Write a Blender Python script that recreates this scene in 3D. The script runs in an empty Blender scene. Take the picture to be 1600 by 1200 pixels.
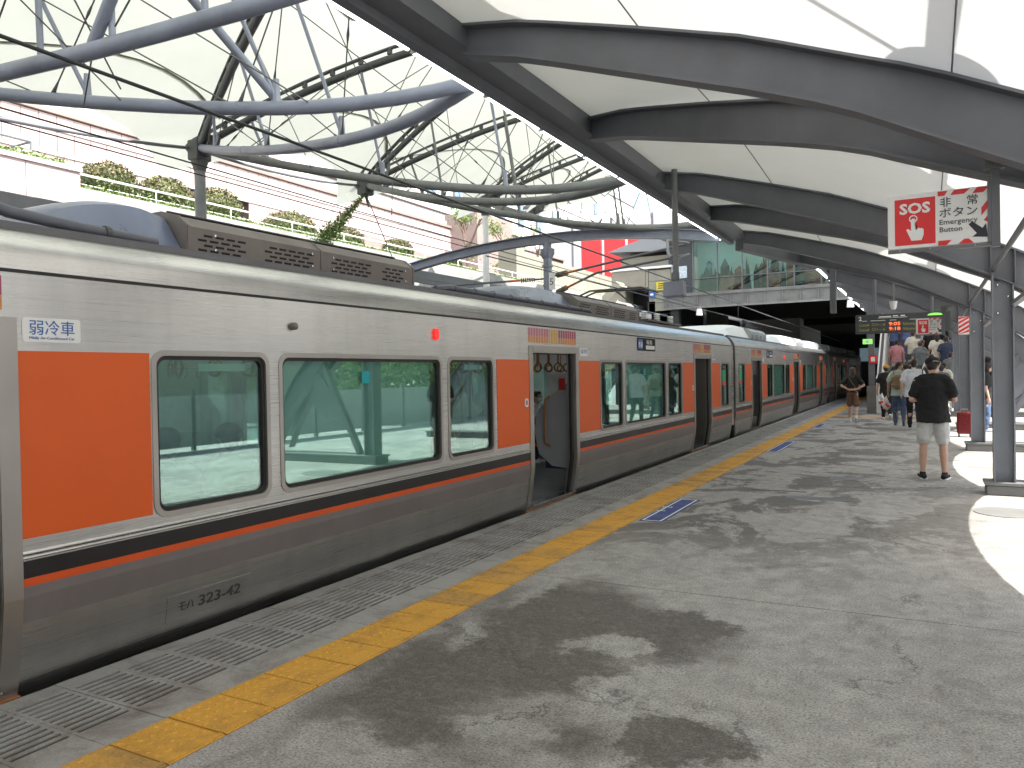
import bpy, bmesh, math, random
from mathutils import Vector, Matrix
R = math.radians
PI = math.pi
S = bpy.context.scene
random.seed(7)

# ------------------------------------------------------------------ camera
cam = bpy.data.cameras.new("camera")
camo = bpy.data.objects.new("camera", cam)
S.collection.objects.link(camo)
S.camera = camo
F = 1200.0
cam.sensor_width = 36.0
cam.lens = 36.0 * F / 1600.0
cam.clip_start = 0.05
cam.clip_end = 2000
Yc = Vector((650 / F, 27 / F, -1.0)).normalized()          # world Y seen in camera axes
Zc = Vector((-0.019, 1.0, 0.0)); Zc.z = -(Zc.x * Yc.x + Zc.y * Yc.y) / Yc.z; Zc.normalize()
Xc = Yc.cross(Zc)
camo.matrix_world = Matrix.Translation((0, 0, 1.6)) @ Matrix((Xc, Yc, Zc)).to_4x4()

# ------------------------------------------------------------------ light
SUN_EL, SUN_AZ = R(52), R(-6)      # azimuth measured from +X towards +Y
world = bpy.data.worlds.new("World"); S.world = world
world.use_nodes = True
wn = world.node_tree.nodes; wl = world.node_tree.links
for n in list(wn): wn.remove(n)
sky = wn.new('ShaderNodeTexSky'); sky.sky_type = 'NISHITA'; sky.sun_disc = False
sky.sun_elevation = SUN_EL
sky.sun_rotation = R(90) - SUN_AZ
sky.air_density = 1.6; sky.dust_density = 3.0
bg = wn.new('ShaderNodeBackground'); bg.inputs[1].default_value = 0.15
wo = wn.new('ShaderNodeOutputWorld')
wl.new(sky.outputs[0], bg.inputs[0]); wl.new(bg.outputs[0], wo.inputs[0])
sl = bpy.data.lights.new("sun", 'SUN'); sl.energy = 5.0; sl.angle = R(0.53); sl.color = (1.0, 0.965, 0.9)
so = bpy.data.objects.new("sun", sl); S.collection.objects.link(so)
sd = Vector((math.cos(SUN_EL) * math.cos(SUN_AZ), math.cos(SUN_EL) * math.sin(SUN_AZ), math.sin(SUN_EL)))
so.rotation_euler = sd.to_track_quat('Z', 'Y').to_euler()
so.location = (20, 0, 30)
S.view_settings.view_transform = 'Standard'
S.view_settings.look = 'None'
S.view_settings.gamma = 1.0
S.view_settings.use_curve_mapping = False
S.view_settings.exposure = 1.33
S.render.engine = 'CYCLES'
S.cycles.max_bounces = 10
S.cycles.diffuse_bounces = 4
S.cycles.glossy_bounces = 4
S.cycles.transmission_bounces = 6
S.cycles.transparent_max_bounces = 12
S.cycles.caustics_reflective = False
S.cycles.caustics_refractive = False
S.cycles.sample_clamp_indirect = 6.0

# ------------------------------------------------------------------ materials
def newmat(name):
    m = bpy.data.materials.new(name); m.use_nodes = True
    return m, m.node_tree.nodes, m.node_tree.links, m.node_tree.nodes['Principled BSDF']
def coords(n, l, scale=(1, 1, 1), space='Object'):
    if space == 'World':
        tc = n.new('ShaderNodeNewGeometry'); out = tc.outputs['Position']
    else:
        tc = n.new('ShaderNodeTexCoord'); out = tc.outputs['Object']
    mp = n.new('ShaderNodeMapping'); mp.inputs['Scale'].default_value = scale
    l.new(out, mp.inputs['Vector']); return mp.outputs[0]
def noise(n, l, vec, scale, detail=4, rough=0.55, dist=0.0):
    t = n.new('ShaderNodeTexNoise'); t.inputs['Scale'].default_value = scale
    t.inputs['Detail'].default_value = detail; t.inputs['Roughness'].default_value = rough
    t.inputs['Distortion'].default_value = dist
    l.new(vec, t.inputs['Vector']); return t.outputs['Fac']
def ramp(n, l, fac, stops):
    r = n.new('ShaderNodeValToRGB'); e = r.color_ramp.elements
    while len(e) < len(stops): e.new(0.5)
    for i, (p, c) in enumerate(stops):
        e[i].position = p
        e[i].color = (*c, 1) if not isinstance(c, (int, float)) else (c, c, c, 1)
    l.new(fac, r.inputs['Fac']); return r.outputs['Color']
def mix(n, l, fac, a, b, mode='MIX'):
    m = n.new('ShaderNodeMix'); m.data_type = 'RGBA'; m.blend_type = mode
    for sock, v in ((m.inputs['Factor'], fac), (m.inputs['A'], a), (m.inputs['B'], b)):
        if isinstance(v, (int, float)): sock.default_value = v if sock.type == 'VALUE' else (v, v, v, 1)
        elif isinstance(v, tuple): sock.default_value = (*v, 1)
        else: l.new(v, sock)
    return m.outputs['Result']
def math_(n, l, op, a, b=0.0):
    m = n.new('ShaderNodeMath'); m.operation = op
    for i, v in enumerate((a, b)):
        if isinstance(v, (int, float)): m.inputs[i].default_value = v
        else: l.new(v, m.inputs[i])
    return m.outputs[0]
def bump(n, l, bs, h, strength=0.3, dist=0.01):
    b = n.new('ShaderNodeBump'); b.inputs['Strength'].default_value = strength
    b.inputs['Distance'].default_value = dist
    l.new(h, b.inputs['Height']); l.new(b.outputs[0], bs.inputs['Normal'])
def mat(name, col, rough=0.5, metal=0.0, var=0.15, scale=4.0, bmp=0.0, bscale=40.0, stretch=(1, 1, 1), emit=None, spec=0.5, space='World', grime=0.0):
    m, n, l, b = newmat(name)
    v = coords(n, l, stretch, space)
    f = noise(n, l, v, scale, 5, 0.6)
    dark = tuple(max(0, c * (1 - var)) for c in col); lite = tuple(min(1, c * (1 + var)) for c in col)
    c = ramp(n, l, f, [(0.3, dark), (0.7, lite)])
    if grime:
        g = noise(n, l, v, scale * 0.35, 6, 0.7)
        gf = ramp(n, l, g, [(0.5, 0.0), (0.75, grime)])
        c = mix(n, l, gf, c, tuple(x * 0.35 for x in col))
    l.new(c, b.inputs['Base Color'])
    b.inputs['Roughness'].default_value = rough; b.inputs['Metallic'].default_value = metal
    b.inputs['Specular IOR Level'].default_value = spec
    rr = ramp(n, l, f, [(0.2, max(0, rough - 0.08)), (0.8, min(1, rough + 0.08))]); l.new(rr, b.inputs['Roughness'])
    if bmp:
        bump(n, l, b, noise(n, l, v, bscale, 6, 0.65), bmp, 0.01)
    if emit:
        b.inputs['Emission Color'].default_value = (*emit[0], 1); b.inputs['Emission Strength'].default_value = emit[1]
    return m

M = {}
M['orange'] = mat('orange_film', (0.72, 0.108, 0.009), 0.42, 0, 0.04, 2, 0.04, 90)
M['stripe_orange'] = mat('orange_stripe', (0.68, 0.09, 0.012), 0.4, 0, 0.05)
M['stripe_black'] = mat('black_stripe', (0.014, 0.012, 0.014), 0.35, 0, 0.2)
M['stripe_brown'] = mat('grey_brown_stripe', (0.20, 0.18, 0.183), 0.36, 0.2, 0.08)
M['rubber'] = mat('black_rubber', (0.015, 0.015, 0.016), 0.5, 0, 0.2)
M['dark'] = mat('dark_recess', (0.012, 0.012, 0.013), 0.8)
M['steel_grey'] = mat('grey_painted_steel', (0.155, 0.162, 0.18), 0.42, 0.1, 0.12, 3, 0.05, 120, grime=0.35)
M['steel_column'] = mat('column_painted_steel', (0.21, 0.225, 0.26), 0.42, 0.1, 0.10, 3, 0.08, 160, grime=0.25)
M['steel_dark'] = mat('dark_painted_steel', (0.15, 0.158, 0.178), 0.5, 0.1, 0.15, 2, 0.05, 120, grime=0.3)
M['pipe_blue'] = mat('blue_grey_pipe_paint', (0.27, 0.295, 0.38), 0.36, 0.1, 0.12, 2, 0.06, 60, grime=0.6)
M['pipe_grey'] = mat('weathered_grey_pipe_paint', (0.19, 0.20, 0.205), 0.45, 0.1, 0.2, 3, 0.06, 60, grime=0.7)
M['chord'] = mat('dark_grey_chord_paint', (0.085, 0.09, 0.092), 0.5, 0.1, 0.2, 4, 0.05, 80, grime=0.4)
M['rod'] = mat('steel_rod', (0.12, 0.12, 0.12), 0.4, 0.6, 0.2)
M['cable'] = mat('contact_cable', (0.03, 0.033, 0.035), 0.35, 0.6, 0.2)
M['white'] = mat('white_paint', (0.78, 0.79, 0.78), 0.4, 0, 0.04, 3, grime=0.12)
M['print_white'] = mat('white_print', (0.82, 0.83, 0.82), 0.35, 0, 0.03)
M['print_red'] = mat('red_print', (0.72, 0.025, 0.03), 0.35, 0, 0.05)
M['print_black'] = mat('black_print', (0.015, 0.017, 0.03), 0.4, 0, 0.1)
M['print_blue'] = mat('blue_print', (0.02, 0.12, 0.42), 0.35, 0, 0.1)
M['print_grey'] = mat('grey_print', (0.06, 0.06, 0.06), 0.4, 0, 0.1)
M['yellow_sign'] = mat('yellow_sign_paint', (0.75, 0.6, 0.03), 0.5)
M['ac_dark'] = mat('roof_unit_grey', (0.20, 0.175, 0.165), 0.5, 0.25, 0.12, 3, 0.08, 60, stretch=(1, 1, 0.5), grime=0.6)
M['ac_fairing'] = mat('roof_fairing_blue_grey', (0.15, 0.18, 0.27), 0.3, 0.15, 0.15, 2.5, 0.04, 20, grime=0.7)
M['hose'] = mat('roof_hose_grey', (0.13, 0.14, 0.17), 0.45, 0.1, 0.15)
M['roof_grey'] = mat('roof_grey', (0.16, 0.16, 0.17), 0.6, 0.1, 0.15)
M['interior'] = mat('interior_white_panel', (0.6, 0.62, 0.62), 0.5, 0, 0.04)
M['floor_in'] = mat('interior_floor', (0.09, 0.10, 0.11), 0.35, 0, 0.15)
M['partition'] = mat('grey_partition', (0.33, 0.35, 0.37), 0.45, 0, 0.04)
M['seat_navy'] = mat('navy_seat_cloth', (0.012, 0.02, 0.07), 0.8, 0, 0.25, 30)
M['handle'] = mat('orange_brown_handle', (0.38, 0.15, 0.04), 0.35, 0, 0.15)
M['chrome'] = mat('polished_steel', (0.6, 0.6, 0.6), 0.2, 1.0, 0.05)
M['blind'] = mat('pale_roller_blind', (0.76, 0.88, 0.84), 0.7, 0, 0.04)
M['poster'] = mat('poster_paper', (0.55, 0.62, 0.68), 0.5, 0, 0.4, 9)
M['teal'] = mat('teal_sticker', (0.0, 0.32, 0.36), 0.4)
M['green_st'] = mat('green_sticker', (0.02, 0.32, 0.16), 0.4)
M['pink_bar'] = mat('pink_bar', (0.55, 0.18, 0.24), 0.4)
M['magenta_bar'] = mat('magenta_bar', (0.42, 0.06, 0.13), 0.4)
M['amber_bar'] = mat('amber_bar', (0.70, 0.42, 0.12), 0.4)
M['orange_bar'] = mat('orange_bar', (0.68, 0.26, 0.06), 0.4)
M['red_lamp'] = mat('red_lamp', (0.6, 0.02, 0.02), 0.3, emit=((1, 0.02, 0.015), 0.45))
M['tube'] = mat('lit_fluorescent_tube', (0.9, 0.9, 0.9), 0.5, emit=((0.95, 0.98, 1.0), 2.2))
M['led_red'] = mat('led_red', (0.4, 0.03, 0.02), 0.4, emit=((1.0, 0.16, 0.05), 0.9))
M['led_dim'] = mat('led_dim', (0.1, 0.1, 0.04), 0.4, emit=((0.35, 0.32, 0.1), 0.25))
M['exit_green'] = mat('lit_green_sign', (0.1, 0.5, 0.1), 0.4, emit=((0.25, 0.7, 0.12), 0.5))
M['insulator'] = mat('brown_porcelain', (0.15, 0.12, 0.10), 0.25, 0, 0.15)
M['insul_orange'] = mat('orange_tube_paint', (0.6, 0.16, 0.05), 0.45)
M['concrete'] = mat('plain_concrete', (0.3, 0.3, 0.29), 0.85, 0, 0.2, 2, 0.3, 30, grime=0.4)
M['plinth'] = mat('plinth_steel', (0.17, 0.17, 0.165), 0.7, 0, 0.15, 3, 0.2, 40, grime=0.5)
M['ballast'] = mat('ballast', (0.12, 0.105, 0.09), 0.95, 0, 0.5, 25, 0.9, 30)
M['fence_grey'] = mat('grey_fence_panel', (0.30, 0.32, 0.32), 0.6, 0, 0.15)
M['beige_panel'] = mat('beige_wall_panel', (0.27, 0.26, 0.21), 0.75, 0, 0.07, 2, 0.1, 30, grime=0.2)
M['joint'] = mat('dark_joint', (0.09, 0.06, 0.06), 0.9)
M['pink_stone'] = mat('pink_granite', (0.44, 0.335, 0.33), 0.65, 0, 0.07, 1.3, 0.1, 80)
M['pink_stone_dark'] = mat('dark_pink_granite', (0.26, 0.2, 0.185), 0.65, 0, 0.1, 2, 0.1, 80)
M['pale_band'] = mat('pale_granite_band', (0.58, 0.54, 0.53), 0.6, 0, 0.06, 2)
M['tower_white'] = mat('white_tower_cladding', (0.74, 0.74, 0.74), 0.6, 0, 0.05, 0.5)
M['tower_glass'] = mat('blue_tower_glass', (0.18, 0.28, 0.42), 0.15, 0.1, 0.2, 0.8)
M['roof_dark'] = mat('dark_roof_sheet', (0.05, 0.055, 0.06), 0.6)
M['tunnel'] = mat('tunnel_shade_tone', (0.035, 0.035, 0.035), 0.95, 0, 0.4, 1.0)  # near-black: the shade under the bridge is put into the colour
M['soil'] = mat('terrace_paving', (0.45, 0.43, 0.41), 0.85, 0, 0.1)
M['bark'] = mat('bark', (0.14, 0.10, 0.075), 0.9, 0, 0.3, 12, 0.6, 40)
M['skin'] = mat('skin', (0.58, 0.36, 0.27), 0.5, 0, 0.06, 9, 0.05, 90)
M['skin2'] = mat('skin_tanned', (0.42, 0.22, 0.15), 0.5, 0, 0.06, 9)
M['hair'] = mat('black_hair', (0.014, 0.011, 0.01), 0.5, 0, 0.4, 60, 0.6, 90)
M['hair_brown'] = mat('dark_brown_hair', (0.045, 0.025, 0.017), 0.45, 0, 0.4, 60, 0.6, 90)
M['eye'] = mat('eye_dark', (0.02, 0.015, 0.012), 0.3)
M['lip'] = mat('lip', (0.35, 0.12, 0.10), 0.5)
def cloth(name, col, var=0.12, rough=0.85): M[name] = mat(name, col, rough, 0, var, 9, 0.35, 14)
cloth('c_black', (0.012, 0.012, 0.014), 0.3); cloth('c_shorts', (0.60, 0.61, 0.61), 0.06); cloth('c_brown', (0.17, 0.095, 0.065))
cloth('c_mint', (0.42, 0.52, 0.45)); cloth('c_jeans', (0.075, 0.12, 0.21), 0.3); cloth('c_white', (0.62, 0.65, 0.72), 0.05)
cloth('c_cream', (0.62, 0.6, 0.52)); cloth('c_khaki', (0.25, 0.17, 0.095)); cloth('c_navy', (0.03, 0.045, 0.09))
cloth('c_grey', (0.13, 0.15, 0.16)); cloth('c_blue', (0.12, 0.16, 0.34)); cloth('c_mustard', (0.52, 0.27, 0.04))
cloth('c_red', (0.26, 0.015, 0.02)); cloth('c_pink', (0.5, 0.22, 0.24)); cloth('c_teal', (0.03, 0.22, 0.3)); cloth('c_mask', (0.75, 0.76, 0.77))
M['bag_plastic'] = mat('thin_plastic_bag', (0.66, 0.62, 0.62), 0.3, 0, 0.05)
M['suit_red'] = mat('red_suitcase_shell', (0.2, 0.01, 0.014), 0.3)

# brushed stainless side of the train
def stainless(name, col=(0.62, 0.612, 0.60), rough=0.29):
    m, n, l, b = newmat(name)
    v = coords(n, l, (1, 0.5, 220), 'World')
    f1 = noise(n, l, v, 1.6, 4, 0.6)
    v2 = coords(n, l, (1, 1, 0.6), 'World')
    f2 = noise(n, l, v2, 1.4, 3, 0.6)
    c = ramp(n, l, f1, [(0.3, tuple(x * 0.94 for x in col)), (0.7, tuple(min(1, x * 1.05) for x in col))])
    c = mix(n, l, ramp(n, l, f2, [(0.42, 0.0), (0.75, 0.22)]), c, tuple(x * 0.62 for x in col))
    st_ = noise(n, l, coords(n, l, (1, 3.2, .35), 'World'), 1.3, 5, 0.65)
    c = mix(n, l, ramp(n, l, st_, [(0.48, 0.0), (0.75, 0.28)]), c, tuple(x * 0.6 for x in col))  # darker vertical streaks paint soft reflections into the metal colour
    l.new(c, b.inputs['Base Color']); b.inputs['Metallic'].default_value = 1.0
    r1 = ramp(n, l, f1, [(0.2, rough - 0.06), (0.8, rough + 0.08)]); l.new(r1, b.inputs['Roughness'])
    wob = math_(n, l, 'ADD', math_(n, l, 'MULTIPLY', f1, 0.25), math_(n, l, 'MULTIPLY', noise(n, l, coords(n, l, (1, 1.2, 1.6), 'World'), 1.5, 2), 3.0))
    bump(n, l, b, wob, 0.16, 0.004)
    fine = noise(n, l, coords(n, l, (.4, .4, 420), 'World'), 1.5, 2, 0.6)
    bb = n.new('ShaderNodeBump'); bb.inputs['Strength'].default_value = 0.35; bb.inputs['Distance'].default_value = 0.0009
    l.new(fine, bb.inputs['Height']); l.new(b.inputs['Normal'].links[0].from_socket, bb.inputs['Normal']); l.new(bb.outputs[0], b.inputs['Normal'])
    return m
M['stainless'] = stainless('brushed_stainless')
M['stainless_trim'] = stainless('smooth_stainless_trim', (0.6, 0.59, 0.575), 0.26)
M['door_trim'] = mat('satin_door_trim', (0.42, 0.40, 0.38), 0.32, 0.85, 0.06, 2)
M['stainless_dull'] = stainless('dull_stainless', (0.34, 0.325, 0.31), 0.42)

def glass(name, tint, refl=0.12, alpha=0.5, rough=0.0, scale=0.8):
    m, n, l, b = newmat(name)
    n.remove(b)
    out = n['Material Output']
    tr = n.new('ShaderNodeBsdfTransparent'); tr.inputs[0].default_value = (*tint, 1)
    gl = n.new('ShaderNodeBsdfGlossy'); gl.inputs[0].default_value = (0.80, 0.95, 0.92, 1); gl.inputs['Roughness'].default_value = rough
    lw = n.new('ShaderNodeLayerWeight'); lw.inputs[0].default_value = 0.5
    fac = math_(n, l, 'ADD', math_(n, l, 'MULTIPLY', lw.outputs['Fresnel'], scale), refl)
    cl = n.new('ShaderNodeClamp'); l.new(fac, cl.inputs[0])
    ms = n.new('ShaderNodeMixShader'); l.new(cl.outputs[0], ms.inputs[0]); l.new(tr.outputs[0], ms.inputs[1]); l.new(gl.outputs[0], ms.inputs[2])
    l.new(ms.outputs[0], out.inputs[0]); return m
M['glass'] = glass('train_window_glass', (0.76, 0.90, 0.87), 0.09, scale=0.38)
M['glass_bridge'] = glass('bridge_glass', (0.8, 0.88, 0.86), 0.03, scale=0.22)

def membrane(name, col, tr, seam=0.0):
    m, n, l, b = newmat(name)
    n.remove(b); out = n['Material Output']
    v = coords(n, l, (1, 1, 1), 'World')
    f = noise(n, l, v, 0.8, 4, 0.6)
    c = ramp(n, l, f, [(0.3, tuple(x * 0.93 for x in col)), (0.7, col)])
    d = n.new('ShaderNodeBsdfDiffuse'); t = n.new('ShaderNodeBsdfTranslucent')
    l.new(c, d.inputs[0]); l.new(c, t.inputs[0])
    ms = n.new('ShaderNodeMixShader'); ms.inputs[0].default_value = tr
    l.new(d.outputs[0], ms.inputs[1]); l.new(t.outputs[0], ms.inputs[2]); l.new(ms.outputs[0], out.inputs[0])
    return m
M['membrane'] = membrane('cream_membrane', (0.79, 0.82, 0.73), 0.27)
M['membrane_c'] = membrane('white_membrane', (0.78, 0.78, 0.775), 0.21)
M['seam'] = membrane('membrane_seam', (0.5, 0.5, 0.42), 0.3)

# platform concrete with dark wet-looking stains
def platform_mat():
    m, n, l, b = newmat('stained_platform_concrete')
    geo = n.new('ShaderNodeNewGeometry'); pos = geo.outputs['Position']
    def scaled(s):
        mp = n.new('ShaderNodeMapping'); mp.inputs['Scale'].default_value = s; l.new(pos, mp.inputs['Vector']); return mp.outputs[0]
    v = scaled((1, 1, 1)); vs = scaled((1.0, 0.6, 1))
    grain = noise(n, l, v, 80, 3, 0.75)
    grain2 = noise(n, l, v, 22, 5, 0.8)
    mott = noise(n, l, v, 6, 6, 0.7)
    big = noise(n, l, scaled((0.8, 0.32, 1)), 1.0, 5, 0.6, 0.4)
    base = ramp(n, l, mott, [(0.32, (0.285, 0.277, 0.260)), (0.66, (0.455, 0.443, 0.42))])
    base = mix(n, l, ramp(n, l, big, [(0.35, 0.0), (0.7, 0.45)]), base, (0.235, 0.222, 0.21))
    patch = ramp(n, l, noise(n, l, scaled((1, .55, 1)), 3.4, 8, 0.8, 0.8), [(0.53, 0.0), (0.66, 0.55)])
    base = mix(n, l, patch, base, (0.15, 0.14, 0.13))
    # individual stains: ellipses in metres, warped by noise
    warpn = n.new('ShaderNodeTexNoise'); warpn.inputs['Scale'].default_value = 2.2; warpn.inputs['Detail'].default_value = 9; warpn.inputs['Roughness'].default_value = 0.74
    l.new(v, warpn.inputs['Vector'])
    sub = n.new('ShaderNodeVectorMath'); sub.operation = 'SUBTRACT'; l.new(warpn.outputs['Color'], sub.inputs[0]); sub.inputs[1].default_value = (0.5, 0.5, 0.5)
    sc = n.new('ShaderNodeVectorMath'); sc.operation = 'SCALE'; l.new(sub.outputs[0], sc.inputs[0]); sc.inputs['Scale'].default_value = 1.0
    wp = n.new('ShaderNodeVectorMath'); wp.operation = 'ADD'; l.new(pos, wp.inputs[0]); l.new(sc.outputs[0], wp.inputs[1])
    def blob(cx, cy, rx, ry, soft=0.35, rot=0.0):
        mp = n.new('ShaderNodeMapping'); mp.vector_type = 'TEXTURE'
        mp.inputs['Location'].default_value = (cx, cy, 0); mp.inputs['Rotation'].default_value = (0, 0, rot); mp.inputs['Scale'].default_value = (rx, ry, 1e6)
        l.new(wp.outputs[0], mp.inputs['Vector'])
        ln = n.new('ShaderNodeVectorMath'); ln.operation = 'LENGTH'; l.new(mp.outputs[0], ln.inputs[0])
        mr = n.new('ShaderNodeMapRange'); mr.inputs['From Min'].default_value = 1.0 + soft * 0.4; mr.inputs['From Max'].default_value = 1.0 - soft
        l.new(ln.outputs['Value'], mr.inputs['Value']); return mr.outputs[0]
    def union(bl):
        o = bl[0]
        for x in bl[1:]: o = math_(n, l, 'MAXIMUM', o, x)
        return o
    darks = union([blob(-2.2, 4.75, 0.62, 0.7), blob(-1.75, 4.45, 0.8, 0.55), blob(-2.35, 3.6, 0.5, 1.1), blob(-1.35, 4.75, 0.33, 0.28, 0.2), blob(-1.9, 3.75, 0.62, 0.42),
                   blob(-0.98, 3.2, 0.24, 0.3, 0.2), blob(-2.1, 2.9, 0.55, 0.5, 0.7), blob(-1.4, 3.02, 0.3, 0.25, 0.8)])
    lights = union([blob(-1.66, 4.2, 0.24, 0.17, 0.2), blob(-1.25, 3.62, 0.42, 0.22, 0.2), blob(-2.55, 5.1, 0.12, 0.45, 0.5), blob(-1.15, 3.92, 0.25, 0.15, 0.5),
                    blob(-2.55, 4.0, 0.12, 0.3, 0.5), blob(-2.2, 2.55, 0.3, 0.18, 0.6), blob(-1.7, 3.0, 0.2, 0.15, 0.6)])
    far = ramp(n, l, noise(n, l, scaled((1.0, 0.8, 1)), 1.05, 9, 0.72, 0.5), [(0.50, 0.0), (0.535, 1.0)])
    sepy = n.new('ShaderNodeSeparateXYZ'); l.new(pos, sepy.inputs[0])
    fy = n.new('ShaderNodeMapRange'); fy.inputs['From Min'].default_value = 5.6; fy.inputs['From Max'].default_value = 8.0; l.new(sepy.outputs['Y'], fy.inputs['Value'])
    fx = n.new('ShaderNodeMapRange'); fx.inputs['From Min'].default_value = 0.6; fx.inputs['From Max'].default_value = -1.5; fx.inputs['To Min'].default_value = 0.35; l.new(sepy.outputs['X'], fx.inputs['Value'])
    far = math_(n, l, 'MULTIPLY', math_(n, l, 'MULTIPLY', far, fy.outputs[0]), fx.outputs[0])
    mask = math_(n, l, 'MAXIMUM', math_(n, l, 'MULTIPLY', math_(n, l, 'SUBTRACT', darks, lights), 1.0), far)
    mask = math_(n, l, 'MAXIMUM', mask, 0.0)
    mott2 = ramp(n, l, grain2, [(0.3, 0.6), (0.55, 1.0)])
    mask = math_(n, l, 'MULTIPLY', mask, mott2)
    stained = mix(n, l, ramp(n, l, mott, [(0.3, 0.2), (0.7, 0.8)]), (0.072, 0.064, 0.056), (0.135, 0.12, 0.105))
    c = mix(n, l, mask, base, stained)
    # rusty halo
    # cracks
    vo = n.new('ShaderNodeTexVoronoi'); vo.feature = 'DISTANCE_TO_EDGE'; vo.inputs['Scale'].default_value = 0.42
    wv = n.new('ShaderNodeVectorMath'); wv.operation = 'ADD'; l.new(pos, wv.inputs[0]); l.new(sc.outputs[0], wv.inputs[1]); l.new(wv.outputs[0], vo.inputs['Vector'])
    cr = ramp(n, l, vo.outputs['Distance'], [(0.0, 1.0), (0.0075, 0.0)])
    crm = math_(n, l, 'MULTIPLY', cr, ramp(n, l, noise(n, l, v, 0.8, 3), [(0.48, 0.0), (0.55, 0.9)]))
    c = mix(n, l, crm, c, (0.05, 0.045, 0.04))
    # coarse aggregate speckle
    sp = ramp(n, l, grain, [(0.36, (0.32, 0.31, 0.30)), (0.46, (0.88, 0.88, 0.88)), (0.63, (1.35, 1.36, 1.36))])
    c = mix(n, l, 0.8, c, sp, 'MULTIPLY')
    l.new(c, b.inputs['Base Color'])
    l.new(ramp(n, l, mask, [(0.0, 0.78), (1.0, 0.6)]), b.inputs['Roughness'])
    h = math_(n, l, 'ADD', grain, math_(n, l, 'MULTIPLY', grain2, 0.6))
    bump(n, l, b, h, 0.55, 0.008)
    return m
M['platform'] = platform_mat()
def stained(name, col, dcol, scale=2.5, thr=0.52):
    m, n, l, b = newmat(name)
    v = coords(n, l, (1, 1, 1), 'World')
    a = noise(n, l, v, scale, 6, 0.7, 0.5); g = noise(n, l, v, 110, 3, 0.7)
    c = mix(n, l, ramp(n, l, a, [(thr - 0.05, 0.0), (thr + 0.18, 0.75)]), col, dcol)
    c = mix(n, l, 0.5, c, ramp(n, l, g, [(0.35, 0.7), (0.65, 1.2)]), 'MULTIPLY')
    l.new(c, b.inputs['Base Color']); b.inputs['Roughness'].default_value = 0.75
    bump(n, l, b, g, 0.25, 0.004)
    return m
M['grate'] = stained('weathered_grate_concrete', (0.36, 0.36, 0.345), (0.13, 0.105, 0.085))
M['tactile'] = stained('yellow_tactile_paint', (0.66, 0.35, 0.052), (0.30, 0.17, 0.05), 4, 0.54)
M['tactile2'] = stained('worn_yellow_tactile_paint', (0.60, 0.33, 0.07), (0.24, 0.16, 0.07), 4, 0.48)
M['blue_mark'] = stained('worn_blue_paint', (0.035, 0.07, 0.24), (0.16, 0.17, 0.22), 6, 0.55)

def leafmat(name, c1, c2):
    m, n, l, b = newmat(name)
    oi = n.new('ShaderNodeNewGeometry')
    c = ramp(n, l, oi.outputs['Random Per Island'], [(0.0, c1), (1.0, c2)])
    l.new(c, b.inputs['Base Color']); b.inputs['Roughness'].default_value = 0.55
    return m
M['leaf'] = leafmat('topiary_leaves', (0.035, 0.06, 0.02), (0.17, 0.20, 0.07))
M['leaf_red'] = leafmat('reddish_topiary_leaves', (0.08, 0.08, 0.035), (0.24, 0.18, 0.10))
M['leaf_bright'] = leafmat('bright_leaves', (0.07, 0.14, 0.025), (0.19, 0.27, 0.06))

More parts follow.
